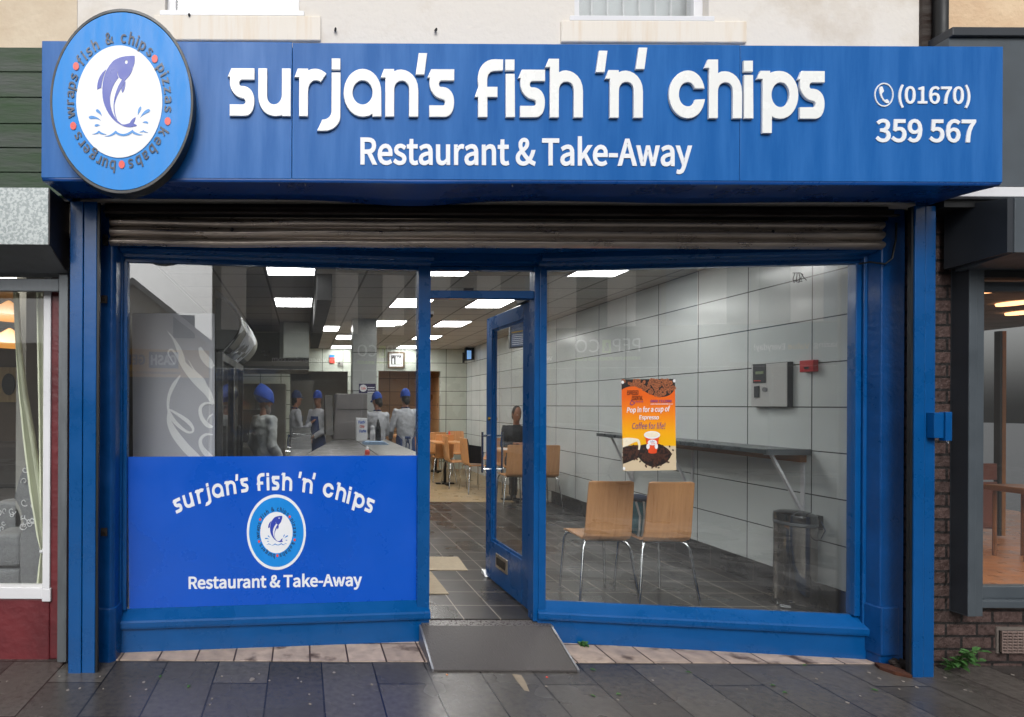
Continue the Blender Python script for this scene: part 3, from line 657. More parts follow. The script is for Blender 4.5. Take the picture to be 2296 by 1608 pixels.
# arched line
R=2010.; x_mid=(LINE[0][1]+LINE[-1][1]+98)/2; half=(LINE[-1][1]+98-LINE[0][1])/2; HA=math.radians(21.3)
m=MB()
ccx=1000; ccy=304+R
for ch,sx,dy in LINE:
    lo,wd_=GLY[ch]; a=(sx+wd_/2-x_mid)/half*HA
    s=.437
    v,f=loops_mesh(lo)
    vs=[]
    for p in v:
        lx=(p.x-wd_/2)*s/.77; ly=(p.y+dy)*s
        ux=math.sin(a)*(R+ly)+math.cos(a)*lx; uy=math.cos(a)*(R+ly)-math.sin(a)*lx
        vs.append(c3b(ccx+ux*.77,ccy-uy,.0008*(p.z*.5+.5)))
    m.add(vs,f)
m.build('lettering',m_print_white,st)
# ---------------------------------------------------------------- coffee poster on the right pane
po=thing('poster','orange coffee poster with white cup and coffee beans taped inside the right window','poster',(2.3,3.8,1.15))
def cp(x,y,d=0): return PR.hit((2480+x*.2487)/1.784,(1500+y*.2487)/1.784,.001+d)
ma,n_,b__=newmat('poster_print'); Lk=n_.links
gg=node(n_,'ShaderNodeNewGeometry'); ss=node(n_,'ShaderNodeSeparateXYZ'); Lk.new(gg.outputs['Position'],ss.inputs[0])
mr=node(n_,'ShaderNodeMapRange'); zt_=cp(450,70).z; zb_=cp(450,1535).z; mr.inputs[1].default_value=zb_; mr.inputs[2].default_value=zt_; Lk.new(ss.outputs[2],mr.inputs[0])
rp_=node(n_,'ShaderNodeValToRGB'); el=rp_.color_ramp.elements; el[0].position=.0; el[0].color=C('#c9b79a'); el[1].position=1; el[1].color=C('#e0601c')
for p_,c_c in ((.268,'#cdbb9b'),(.275,'#e8b010'),(.42,'#f0a812'),(.62,'#ec8418'),(.8,'#e4641a')):
    e=el.new(p_); e.color=C(c_c)
Lk.new(mr.outputs[0],rp_.inputs[0]); Lk.new(rp_.outputs[0],b__.inputs['Base Color']); b__.inputs['Roughness'].default_value=.35
mp_black=paint('poster_black',C('#1d1514'),.5); mp_bean=paint('poster_bean',C('#4a2e24'),.4,var=.5,scale=120); mp_bean2=paint('poster_bean_light',C('#9a5b3a'),.4,var=.5,scale=90)
mp_violet=paint('poster_violet',C('#5a2f8a'),.5); mp_orange=paint('poster_orange',C('#dc4a20'),.4,var=.06,scale=40); mp_cream=paint('poster_cream',C('#e8dcc4'),.5,var=.08,scale=60)
shape_on('sheet',[[(22,72),(880,64),(903,1532),(45,1546)]],cp,.0006,ma,po)
Lp=lambda k:(lambda x,y,d: cp(x,y,.0007*k+d))
top=path((22,72),(880,64),(884,200),((860,300),(760,370),(640,350)),((520,330),(420,300),(360,230)),((260,160),(120,170),(24,240)))
shape_on('bean_band',[top],Lp(1),.0004,mp_black,po)
rnd=random.Random(3)
def bean_loops(pts,k,rx,ry):
    m=MB(); m2_=MB()
    for (x,y) in pts:
        a=rnd.uniform(0,3.14); 
        for r1,r2,mm in ((rx,ry,m),):
            lp=[(x+math.cos(a)*r1*math.cos(t)-math.sin(a)*r2*math.sin(t), y+math.sin(a)*r1*math.cos(t)+math.cos(a)*r2*math.sin(t)) for t in [2*math.pi*i/10 for i in range(10)]]
            mm.add([cp(px_,py_,.0007*k+rnd.uniform(0,.0003)) for px_,py_ in lp],[list(range(10))])
        s=.12; lp=[(x+math.cos(a)*rx*.9*c-math.sin(a)*ry*s*d_, y+math.sin(a)*rx*.9*c+math.cos(a)*ry*s*d_) for c,d_ in ((-1,0),(0,1),(1,0),(0,-1))]
        m2_.add([cp(px_,py_,.0007*k+.0005) for px_,py_ in lp],[list(range(4))])
    return m,m2_
pts=[]
while len(pts)<75:
    x=rnd.uniform(40,870); y=rnd.uniform(80,350)
    lim=170+(x-200)*.42 if x<640 else 350-(x-640)*.5
    if y<max(140,min(lim,345)): pts.append((x,y))
a1,a2=bean_loops(pts,2,38,26); a1.build('printed_beans',mp_bean2,po); a2.build('printed_beans',mp_black,po)
sack=path((38,1020),((120,1000),(220,1010),(290,1030)),((330,1060),(335,1150),(310,1205)),(285,1200),((300,1150),(290,1100),(270,1070)),((200,1090),(100,1150),(44,1165)))
pile=path((44,1160),(200,1130),(330,1130),(400,1115),(620,1105),((760,1160),(850,1250),(820,1300)),((780,1400),(680,1470),(520,1480)),((420,1460),(340,1390),(300,1330)),((200,1370),(120,1410),(46,1430)))
shape_on('bean_pile',[pile],Lp(1),.0004,mp_black,po)
pts=[(rnd.uniform(50,300),rnd.uniform(1130,1360)) for _ in range(60)]+[(560+rnd.gauss(0,120),1290+rnd.gauss(0,70)) for _ in range(170)]+[(230,1360),(320,1390),(420,1475),(515,1490),(580,1480),(650,1450),(795,1150),(850,1210),(820,1275)]
pts=[p for p in pts if 48<p[0]<860 and 1115<p[1]<1500]
a1,a2=bean_loops(pts,2,19,14); a1.build('printed_beans',mp_bean,po); a2.build('printed_beans',mp_black,po)
shape_on('printed_sack',[sack],Lp(3),.0004,mp_cream,po)
shape_on('printed_cup',[path((398,985),(630,985),(585,1250),((560,1268),(480,1268),(455,1250)))],Lp(3),.0004,mp_orange,po)
shape_on('printed_cup',[ellipse(510,965,130,62)],Lp(4),.0004,m_print_white,po)
shape_on('printed_foam',[ellipse(510,958,108,44)],Lp(5),.0004,mp_cream,po)
shape_on('printed_cup_badge',[ellipse(515,1085,74,46)],Lp(5),.0004,m_print_white,po)
shape_on('printed_cup_badge',[ellipse(445,1150,28,42)],Lp(5),.0004,m_print_white,po)
shape_on('printed_cup_badge',[ellipse(578,1148,26,42)],Lp(5),.0004,m_print_white,po)
cpf=lambda u,v,d: cp(u,v,.0007*6+d)
text_on('lettering','Coffee',boxfn(cpf,480,1052,548,1082),.0003,mp_violet,po,off=0)
text_on('lettering','life',boxfn(cpf,498,1078,560,1118),.0003,mp_orange,po,off=0)
text_on('lettering','Pop in for a cup of',boxfn(cpf,103,515,800,632,-.03),.0003,m_print_white,po,off=.015,shear=.12)
text_on('lettering','Espresso',boxfn(cpf,302,648,618,735,0),.0003,m_print_white,po,off=.015,shear=.12)
text_on('lettering','Coffee for life!',boxfn(cpf,193,765,722,868,0),.0003,mp_violet,po,off=.0,shear=.12)
text_on('lettering','ESPRESSO',boxfn(cpf,108,250,292,325,-.02),.0003,mp_black,po,off=.01,shear=.1)
text_on('lettering','ESSENTIAL',boxfn(cpf,185,335,360,405,0),.0003,mp_black,po,off=.01,shear=.1)
text_on('lettering','Coffee for life',boxfn(cpf,225,412,368,442,0),.0003,mp_violet,po,off=.0,shear=.1)
text_on('lettering','0800 7312980',boxfn(cpf,485,402,824,442,0),.0003,mp_violet,po,off=.01,shear=.12)
text_on('lettering','www.espressoessential.co.uk',boxfn(cpf,487,455,842,482,0),.0003,m_print_white,po,off=.01)
shape_on('printed_cup_outline',[[(180,400),(238,455),(190,492),(152,470)],[(184,412),(226,455),(190,480),(162,464)]],lambda x,y,d:cpf(x,y,d),.0003,mp_violet,po)
for x,y in ((38,118),(866,95),(58,1505)):
    shape_on('suction_pad',[ellipse(x,y,20,26,16)],Lp(4),.003,m_print_white,po)

# marker scribble on the right pane
g=MB()
def cs(x,y,d=0): return PR.hit((2150+x*.591)/1.784,(1000+y*.591)/1.784,.002+d)
for st_ in ([(1740,158),(1728,200),(1735,222),(1752,200),(1756,160),(1750,215),(1768,222),(1775,185),(1768,160),(1780,200),(1795,165),(1782,158),(1800,185),(1820,206)],[(1725,156),(1780,156)],[(1735,205),(1790,215),(1785,195)]):
    g.tube([cs(*p) for p in st_],.0022,5)
tag(g.build('scribble',m_darksteel),'dark marker scribble on the top right corner of the right window','graffiti')
# ================================================================ interior things
def c4(x,y): return ((400+x*.591)/1.784,(950+y*.591)/1.784)
def c5a(x,y): return ((1650+x*.684)/1.784,(1000+y*.684)/1.784)
def c6(x,y): return ((2150+x*.591)/1.784,(1000+y*.591)/1.784)
def yp(Y,fn,u,v,d=0): q=W(*fn(u,v),Y); return Vector((q.x,Y-d,q.z))
# ---- ceiling lights
LP=[(-.34,5.06,'nearest ceiling light panel above the drinks cooler side of the left window'),(1.13,5.06,'ceiling light panel just behind the fanlight over the door'),(2.60,5.06,'ceiling light panel at the top of the right window'),
 (-.34,6.89,'wide ceiling light panel left of the dark hanging hood'),(1.13,6.89,'ceiling light panel cut by the left door post'),(2.11,6.89,'ceiling light panel seen over the open door closer'),
 (1.13,8.72,'ceiling light panel right beside the tiled column'),(2.11,8.72,'second ceiling light panel in the row over the doorway'),(.15,9.33,'ceiling light panel just right of the dark hanging hood'),
 (.64,10.55,'ceiling light panel behind the tiled column'),(2.11,10.55,'third ceiling light panel in the row over the doorway'),(.64,12.38,'far ceiling light panel left of the tiled column'),(2.11,12.38,'farthest ceiling light panel near the back wall')]
for x,y,lb in LP:
    t=thing('ceiling_light',lb,'ceiling light',(x+.225,y+.3,2.855),'flat ceiling light panels in the shop')
    g=MB(); g.box(x-.012,x+.462,y-.012,y,2.853,2.861).box(x-.012,x+.462,y+.6,y+.612,2.853,2.861).box(x-.012,x,y,y+.6,2.853,2.861).box(x+.45,x+.462,y,y+.6,2.853,2.861)
    g.build('frame',m_upvc,t)
    MB().box(x,x+.45,y,y+.6,2.856,2.8605).build('diffuser',m_lightpanel,t)
tag(MB().lathe((1.53,9.2,2.835),[(.0,0),(.07,.0),(.09,.026),(0,.026)],20,K).build('ceiling_speaker',m_plaster),'round grey speaker grille set in the shop ceiling','speaker')
q=W(*c5a(108,408),7.9); 
t=thing('security_camera','small white dome security camera on the shop ceiling','camera',(q.x,7.9,2.80)); MB().lathe((q.x,7.9,2.825),[(0,0),(.05,0),(.05,.036),(0,.036)],16,K).build('camera_base',m_upvc,t); MB().ell((q.x,7.9,2.82),(.03,.04,.04)).build('dome',m_black,t)
# ---- hanging dark bulkhead
t=tag(MB().box(.135,.285,5.62,10.4,2.60,2.861).build('hanging_hood',paint('matt_black',C('#0d0e10'),.9,var=.1),bevel=.006),'long dark hood hanging from the shop ceiling over the counter','hood')
# ---- extraction canopy
t=thing('extraction_canopy','steel extraction canopy with pale duct over the kitchen range','extractor hood',(-.6,9.4,2.13))
MB().prismx([(8.9,2.13),(10.3,2.13),(10.3,2.75),(9.35,2.75),(8.9,2.25)],-1.365,.10).build('canopy',paint('dark_canopy',C('#4d4a45'),.35,metal=.7,var=.15),t,bevel=.005)
MB().box(-1.365,.105,8.885,8.9,2.125,2.175).build('lip',m_black,t)
MB().prismz([(-.36,8.95),(-.30,8.88),(.10,8.88),(.10,9.3),(-.36,9.3)],2.30,2.861).build('duct',paint('pale_steel',C('#a9ada6'),.45,metal=.35,var=.06),t,bevel=.01)
# ---- kitchen equipment behind
t=thing('tall_fridge','tall dark steel fridge against the kitchen wall','fridge',(-1.0,12.2,FZ))
b0=MB().box(-1.36,-.35,11.6,12.5,FZ,2.0).build('body',m_stain,t,bevel=.005)
MB().box(-.94,-.93,11.59,11.6,FZ+.1,1.98).build('door_gap',m_black,t); MB().tube([(-.88,11.56,1.0),(-.88,11.56,1.5)],.014).build('handle',m_chrome,t)
MB().box(-.30,.26,13.9,14.4,FZ,2.15).build('steel_door_panel',m_stain,bevel=.004)
tag(bpy.data.objects['steel_door_panel'],'brushed steel door seen through the kitchen opening','door')
t=thing('cooking_range','dark fryer range behind the serving counter','fryer',(-.9,8.2,FZ))
MB().box(-1.36,-.55,7.6,8.6,FZ,1.02).build('body',m_stain,t,bevel=.01); MB().box(-1.36,-.55,8.45,8.6,1.02,1.5).build('splashback',m_dark_int,t)
# ---- counter
cz=1.13
t=thing('serving_counter','stainless steel serving counter running back from the left window','counter',(.6,6.3,FZ))
MB().box(.69,1.10,5.14,7.5,cz-.04,cz).build('counter_top',m_stain,t,bevel=.004)
MB().box(.70,1.09,5.16,7.5,FZ,cz-.04).build('counter_body',paint('counter_front',C('#7d7b78'),.35,metal=.5),t)
MB().prismz([(.01,5.07),(.685,5.07),(.685,7.5),(.395,7.5)],cz-.05,cz-.006).build('work_top',paint('worktop_steel',C('#5f5d5b'),.4,metal=.5,var=.05),t,bevel=.004)
MB().prismz([(.04,5.1),(.68,5.1),(.68,7.45),(.42,7.45)],FZ,cz-.05).build('cupboard',m_dark_int,t)
t=thing('hot_cabinet','upright steel hot food cabinet at the end of the counter','cabinet',(.64,7.7,cz))
MB().prism([(.395,cz-.004),(.85,cz-.004),(.85,1.728),(.445,1.728)],7.5,8.0).build('cabinet_body',paint('cabinet_steel',C('#878382'),.38,metal=.45,var=.05),t,bevel=.012)
MB().box(.445,.852,7.494,7.5,1.52,1.526).build('seam',m_black,t)
MB().prismx([(7.2,1.2),(7.95,1.2),(7.95,1.70),(7.65,1.71)],.30,.392).build('glass_screen',m_dark_int,t)
t=thing('chip_scuttle','stack of bright steel rails on the chip scuttle by the counter','chip scuttle',(.1,6.2,1.0))
bx=MB(); bx.prismx([(5.6,1.0),(7.2,1.0),(7.2,1.3),(5.9,1.12)],-.12,.10); bx.build('scuttle',m_black,t)
for k in range(6):
    MB().tube([(-.17+.012*k,5.9+.16*k,1.10+.028*k),(.03+.02*k,5.9+.16*k,1.085+.028*k)],.006,8).build('rail',m_chrome,t)
# small things on the counter
t=thing('carton','white carton printed Plastic Chip Forks standing on the steel counter','box',(.75,7.3,cz))
p0=yp(7.2,c4,1737,1222); p1=yp(7.2,c4,1810,1222)
MB().prism([(p0.x,cz),(p1.x,cz),(p1.x,1.412),(p0.x,1.418)],7.2,7.32).build('carton_body',m_print_white,t,bevel=.003)
for s,(a,b,c,d_) in (('Plastic',(1748,1238,1798,1262)),('Chip',(1758,1270,1790,1293)),('Forks',(1756,1300,1802,1322))):
    text_on('lettering',s,boxfn(lambda u,v,d:yp(7.2,lambda x,y:c4(x,y),u,v,d+.001),a,b,c,d_,-.05),.001,m_decal if s!='Chip' else m_red_dot,t,off=.03)
q=yp(7.0,c4,1845,1300)
t=thing('salt_shaker','white plastic salt shaker beside the chip forks carton','shaker',(q.x,7.0,cz)); MB().lathe((q.x,7.0,cz),[(.045,0),(.045,.1),(.03,.15),(.03,.16)],16,K).build('body',m_upvc,t); MB().lathe((q.x,7.0,cz+.16),[(.032,0),(.034,.03),(.01,.04)],16,K).build('cap',m_upvc,t)
q=yp(6.9,c4,1883,1300)
t=thing('sauce_bottle','dark sauce bottle with pointed cap on the steel counter','bottle',(q.x,6.9,cz)); MB().lathe((q.x,6.9,cz),[(.042,0),(.045,.02),(.045,.17),(.03,.2)],16,K).build('body',paint('dark_sauce',C('#14181c'),.3),t); MB().lathe((q.x,6.9,cz+.2),[(.03,0),(.028,.03),(.008,.08)],16,K).build('cap',m_black,t)
q=yp(6.6,c4,1860,1375); g=MB(); 
for k in range(5): g.box(q.x-.13+.004*k,q.x+.15-.01*k,6.5+.01*k,6.8-.01*k,cz+.001+.006*k,cz+.006+.006*k)
tag(g.build('newspaper',paint('newsprint',C('#7f97b0'),.8,var=.4,scale=40)),'folded newspaper lying on the steel counter','newspaper')
q=W(*c4(1765,1440),5.35); t=thing('ketchup_bottle','red ketchup bottle low behind the counter front','bottle',(.60,5.3,cz)); MB().lathe((.60,5.3,cz-.006),[(.03,0),(.03,.03),(.02,.045)],14,K).build('body',m_red_dot,t); MB().lathe((.60,5.3,cz+.039),[(.018,0),(.015,.02),(.004,.03)],14,K).build('cap',m_print_white,t)
# ---- column plaque, back wall bits
t=thing('column_notice','dark purple notice with oval emblem on the tiled column','notice',(.92,8.52,1.7))
shape_on('board',[[(1752,990),(1866,990),(1866,1054),(1752,1054)]],lambda x,y,d:yp(8.525,c4,x,y,d),.004,paint('purple_board',C('#2c2350'),.4),t)
shape_on('emblem',[ellipse(1782,1020,25,24)],lambda x,y,d:yp(8.52,c4,x,y,d),.002,m_print_white,t)
text_on('lettering','Cafe',boxfn(lambda u,v,d:yp(8.517,c4,u,v,d),1766,1010,1798,1030),.001,m_red_dot,t,off=.02)
for k in range(3): MB().box(*[(yp(8.5,c4,1812,1000).x),(yp(8.5,c4,1860,1000).x)],8.515,8.519,*[yp(8.5,c4,0,1004+16*k).z,yp(8.5,c4,0,1010+16*k).z]).build('text_line',m_print_white,t)
t=thing('framed_photo','framed black and white group photograph high on the back wall','picture',(2.12,13.05,2.4))
fp=lambda x,y,d:yp(13.08,c4,x,y,d)
shape_on('frame',[[(1948,775),(2060,775),(2060,884),(1948,884)],[(1958,785),(2050,785),(2050,874),(1958,874)]],fp,.03,paint('dark_wood',C('#5c4a36'),.4),t)
shape_on('mount',[[(1957,784),(2051,784),(2051,875),(1957,875)]],fp,.01,m_print_white,t)
mg=paint('photo_grey',C('#4a4a4a'),.4,var=.6,scale=9)
shape_on('photo_print',[[(1970,797),(2040,797),(2040,860),(1970,860)]],lambda x,y,d:fp(x,y,d+.011),.003,mg,t)
g=MB()
for x,h in ((1984,40),(2006,52),(2018,46),(2030,44)):
    v,f=loops_mesh([path((x-5,858),(x-6,858-h*.7),((x-5,858-h*1.1),(x+5,858-h*1.1),(x+6,858-h*.7)),(x+5,858))]); g.add([fp(p.x,p.y,.016+p.z*.001) for p in v],f)
g.build('photo_figures',m_print_white,t)
t=thing('wall_notice','small red and blue notice on the back wall left of the column','notice',(.9,13.05,2.6))
shape_on('notice_sheet',[[(1553,795),(1588,795),(1588,852),(1553,852)]],fp,.01,m_red_dot,t); shape_on('header_strip',[[(1553,795),(1588,795),(1588,812),(1553,812)]],lambda x,y,d:fp(x,y,d+.012),.003,m_wave,t)
t=thing('double_socket','grey double socket on the back wall beside the small notice','socket',(1.1,13.05,2.4)); shape_on('plate',[[(1608,840),(1645,840),(1645,868),(1608,868)]],fp,.02,m_plaster,t); shape_on('switch',[[(1614,846),(1624,846),(1624,860),(1614,860)]],lambda x,y,d:fp(x,y,d+.02),.006,m_black,t)
t=thing('wall_monitor','small black monitor with glowing blue screen in the back corner','monitor',(3.6,12.6,2.5))
wp=lambda x,y,d:yp(12.6,c5a,x,y,d)
shape_on('case',[[(303,572),(350,576),(350,644),(303,650)]],wp,.12,m_black,t)
shape_on('screen',[[(309,590),(334,592),(334,640),(309,642)]],lambda x,y,d:wp(x,y,d+.122),.003,emit('blue_screen',C('#2a7ab8'),.8),t)
MB().tube([wp(298,600,0),wp(298,660,0)],.025,8).build('arm',m_black,t)
t=thing('menu_board','grey wall menu screen with a yellow line seen through the open door glass','menu board',(3.1,8.0,2.4))
sp=lambda x,y,d:yp(8.0,c5a,x,y,d)
shape_on('panel',[[(563,430),(770,410),(770,560),(563,578)]],sp,.05,m_anth_dark,t)
shape_on('screen',[[(570,440),(763,420),(763,552),(570,568)]],lambda x,y,d:sp(x,y,d+.052),.003,paint('menu_screen',C('#5d6a86'),.4,var=.3,scale=30),t)
shape_on('yellow_line',[[(570,484),(763,450),(763,456),(570,491)]],lambda x,y,d:sp(x,y,d+.057),.002,paint('menu_yellow',C('#c9a020'),.4),t)
for k in range(6): shape_on('menu_text',[[(575,500+k*11),(700,488+k*11),(700,491+k*11),(575,503+k*11)]],lambda x,y,d:sp(x,y,d+.057),.002,m_print_white,t)
# ---- drinks cooler
t=thing('drinks_cooler','tall drinks cooler with white script on its grey side in the left window','drinks cooler',(-.9,4.8,FZ))
cY=4.06
cx0=W(*c4(217,900),cY).x; cx1=W(*c4(778,900),cY).x; ztop=W(*c4(500,513),cY).z
MB().box(cx0,cx1,cY,5.55,FZ+.02,ztop).build('cabinet',m_black,t,bevel=.006)
ck=lambda x,y,d:yp(cY,c4,x,y,d+.001)
shape_on('side_panel',[[(219,515),(776,515),(778,1995),(228,1995)]],ck,.004,paint('silver_grey_vinyl',C('#c0c0c8'),.6,var=.02),t)
def ribbon(pts,ws,n=10):
    P=[]; Wd=[]
    # catmull-rom
    q=[pts[0]]+list(pts)+[pts[-1]]; w_=[ws[0]]+list(ws)+[ws[-1]]
    for i in range(1,len(q)-2):
        for k in range(n):
            t_=k/n; a,b,c,d_=[Vector((x[0],x[1],y)) for x,y in zip(q[i-1:i+3],w_[i-1:i+3])]
            r=.5*((2*b)+(-a+c)*t_+(2*a-5*b+4*c-d_)*t_*t_+(-a+3*b-3*c+d_)*t_**3); P.append((r.x,r.y)); Wd.append(max(r.z,.5))
    P.append(pts[-1]); Wd.append(ws[-1]); L=[];R_=[]
    for i,p in enumerate(P):
        a=P[max(i-1,0)]; b=P[min(i+1,len(P)-1)]; dx,dy=b[0]-a[0],b[1]-a[1]; l=math.hypot(dx,dy) or 1
        L.append((p[0]-dy/l*Wd[i]/2,p[1]+dx/l*Wd[i]/2)); R_.append((p[0]+dy/l*Wd[i]/2,p[1]-dx/l*Wd[i]/2))
    return L,R_
def ribbons(name,strokes,fn,mat,par):
    g=MB()
    for i,(pts,ws) in enumerate(strokes):
        L,R_=ribbon(pts,ws); n=len(L); g.add([fn(x,y,.0012+i*.0004) for x,y in L+R_],[(k,k+1,n+k+1,n+k) for k in range(n-1)])
    return g.build(name,mat,par)
# keep strokes inside the panel (x<778)
strokes=[([(455,632),(500,690),(540,770),(562,850),(560,888)],[2,16,34,36,4]),
 ([(505,860),(468,800),(466,770),(490,762),(530,810),(590,890),(660,970),(730,1050),(768,1130)],[4,10,12,14,22,50,62,48,20]),
 ([(545,935),(500,1000),(470,1070),(462,1140),(470,1190)],[8,26,22,18,14]),
 ([(470,1165),(500,1180),(590,1240),(630,1290),(622,1318),(580,1310),(510,1250),(475,1190),(470,1165)],[8,16,26,18,14,18,26,18,8]),
 ([(466,1180),(472,1250),(510,1330),(580,1420),(640,1478),(700,1530)],[14,34,52,58,56,40]),
 ([(676,745),(700,800),(740,850),(766,880)],[20,50,54,30]),
 ([(600,830),(640,900),(700,960),(730,1030),(768,1100)],[3,10,12,14,10]),
 ([(765,1122),(710,1125),(680,1160),(690,1220),(730,1270),(766,1282)],[8,18,22,26,30,14]),
 ([(766,1195),(740,1215),(726,1245)],[10,12,4]),
 ([(766,1335),(715,1335),(682,1370),(690,1420),(730,1470),(766,1490)],[8,18,22,30,40,20])]
ribbons('script_lettering',strokes,lambda x,y,d:ck(x,y,d+.005),paint('bright_white_vinyl',(.96,.96,.97,1),.6,var=.01),t)
# header, curved towards the room
g=MB(); hz0,hz1=1.97,2.33; n=10
prof=[(cx1,hz0)]+[(cx1+.02+.15*math.sin(math.pi*(.08+.84*i/n)),hz0+(hz1-hz0)*i/n) for i in range(n+1)]+[(cx1,hz1)]
g.prism(prof,cY+.01,5.54); g.build('header',m_black,t)
g=MB(); pr=[(cx1+.036+.15*math.sin(math.pi*(.08+.84*(i+.5)/n)),hz0+(hz1-hz0)*(i+.5)/n) for i in range(n)]
g.add([(x,y,z) for x,z in pr for y in (cY+.05,5.5)],[(2*i,2*i+1,2*i+3,2*i+2) for i in range(n-1)]); hd=g.build('header_face',paint('header_cream',C('#8d8a80'),.55,var=.1),t,smooth=True)
strk=[([(4.5,2.24),(4.3,2.18),(4.28,2.1),(4.45,2.06)],[.02,.03,.03,.02]),([(4.5,2.1),(4.56,2.16),(4.62,2.1),(4.56,2.06)],[.02,.02,.02,.02]),([(4.7,2.26),(4.74,2.16),(4.72,2.07),(4.8,2.06)],[.01,.02,.025,.02]),([(4.95,2.14),(4.86,2.13),(4.87,2.06),(4.95,2.08),(4.97,2.05)],[.02,.02,.02,.02,.01])]
ribbons('script_lettering',strk,lambda x,y,d:Vector((cx1+.042+.15*math.sin(math.pi*(.08+.84*(y-hz0)/(hz1-hz0)))+d,x,y)),m_print_white,t)
MB().box(cx1,cx1+.012,cY+.01,5.54,FZ+.02,.3).build('kick_plate',m_black,t)
for a in (cY+.02,4.80):
    b=a+.73; g=MB(); X=cx1
    for y0,y1,z0,z1 in ((a,a+.05,.3,1.95),(b-.05,b,.3,1.95),(a+.05,b-.05,.3,.36),(a+.05,b-.05,1.89,1.95)): g.box(X+.005,X+.05,y0,y1,z0,z1)
    d_=g.build('cooler_door',m_black,t,bevel=.004)
    MB().box(X+.02,X+.026,a+.05,b-.05,.36,1.89).build('pane',m_pane2,d_)
    MB().tube([(X+.085,b-.03 if a<4.5 else a+.03,.95),(X+.085,b-.03 if a<4.5 else a+.03,1.4)],.012,8).build('handle',m_black,d_)
# ---- right wall: fire panel, call point, shelf, bin
t=thing('fire_alarm_panel','grey fire alarm control panel on the white tiled wall','alarm panel',(3.70,4.55,1.578))
XP=3.695
def wallp(x,y,d=0): # crop6 point onto plane X=XP
    a,b=ray(*c6(x,y)); Y=XP/a; return Vector((XP-d,Y,HC+b*Y))
MB().box(3.70,3.741,4.386,4.74,1.578,1.926).build('back_box',m_anth_dark,t)
MB().box(XP,3.705,4.39,4.735,1.582,1.922).build('cover',m_plaster if False else paint('light_grey_cover',C('#b9bab8'),.4,var=.03),t,bevel=.003)
for nm,a,b,c,d_,mt in (('keypad',1463,770,1547,902,m_anth_dark),('display',1483,820,1535,842,paint('lcd_green',C('#7b8a6a'),.4)),('slot',1470,920,1503,1000,m_anth_dark)):
    shape_on(nm,[[(a,b+4),(c,b),(c,d_-4),(a,d_)]],lambda x,y,d,k=(.004 if nm=='display' else 0):wallp(x,y,d+.002+k),.004,mt,t)
for k in range(4): shape_on('button',[ellipse(1475+k*12,886,4,4,10)],lambda x,y,d:wallp(x,y,d+.006),.004,m_red_dot,t)
shape_on('latch',[ellipse(1540,945,18,16,20)],lambda x,y,d:wallp(x,y,d+.001),.004,m_alu,t)
t=thing('fire_call_point','small red fire alarm call point on the tiled wall beside the grey panel','alarm button',(3.70,4.26,1.84))
MB().box(3.70,3.741,4.17,4.285,1.838,1.925).build('red_box',paint('alarm_red',C('#b8141c'),.35,var=.05),t,bevel=.004)
MB().box(3.695,3.70,4.20,4.24,1.86,1.875).build('key_slot',m_chrome,t)
t=thing('wall_shelf','dark grey wall shelf on white angle brackets along the right wall','shelf',(3.57,5.4,.7))
MB().box(3.414,3.735,4.227,6.68,1.232,1.268).build('shelf_board',paint('dark_shelf',C('#3a4246'),.3,var=.15,scale=8),t,bevel=.003)
MB().box(3.41,3.735,4.22,4.227,1.228,1.270).build('end_strip',m_greysteel,t)
MB().box(3.69,3.735,4.26,6.6,1.17,1.231).build('batten',m_wood_dark,t)
for y,zb in ((4.29,.777),(5.50,.70),(6.5,.70)):
    g=MB(); g.box(3.728,3.738,y-.014,y+.014,zb,1.231); g.box(3.45,3.73,y-.012,y+.012,1.222,1.231)
    q=[(3.49,1.222),(3.508,1.222),(3.735,zb+.03),(3.728,zb+.005)]
    g.prism(q,y-.012,y+.012); g.build('bracket',m_upvc,t)
t=thing('pedal_bin','polished steel pedal bin with white liner by the right wall','bin',(3.52,4.14,FZ))
R0=.115; bc=(3.618,4.22,FZ); 
MB().lathe(bc,[(R0*.99,0.0),(R0,.005),(R0,.03)],40,1,1.3).build('base_ring',m_black,t,smooth=False)
MB().lathe(bc,[(R0*.97,.03),(R0*.97,.585)],48,1,1.3).build('body',paint('polished_steel',C('#9a958f'),.06,metal=1,var=.05,rvar=.02),t,smooth=True)
g=MB().lathe(bc,[(R0*.975,.59),(R0*.99,.592),(R0*.985,.605),(R0*.975,.61)],40,1,1.3); g.build('liner',m_greysteel,t,smooth=True)
g=MB().lathe(bc,[(R0*.99,.612),(R0*.995,.64),(R0*.96,.665),(R0*.7,.68),(R0*.3,.687),(.001,.688)],40,1,1.3); g.build('lid',paint('dark_chrome',C('#6a6c6e'),.12,metal=1,var=.03,rvar=.03),t,smooth=True)
MB().box(3.70,3.738,4.12,4.18,.70,.80).build('hinge_block',m_black,t,bevel=.006); MB().tube([(3.72,4.12,.76),(3.73,4.10,.70),(3.72,4.12,.64)],.004,8).build('carry_handle',m_chrome,t)
MB().prismz([(3.44,4.13),(3.49,4.10),(3.52,4.18),(3.47,4.20)],FZ+.01,FZ+.03).build('pedal',m_chrome,t)
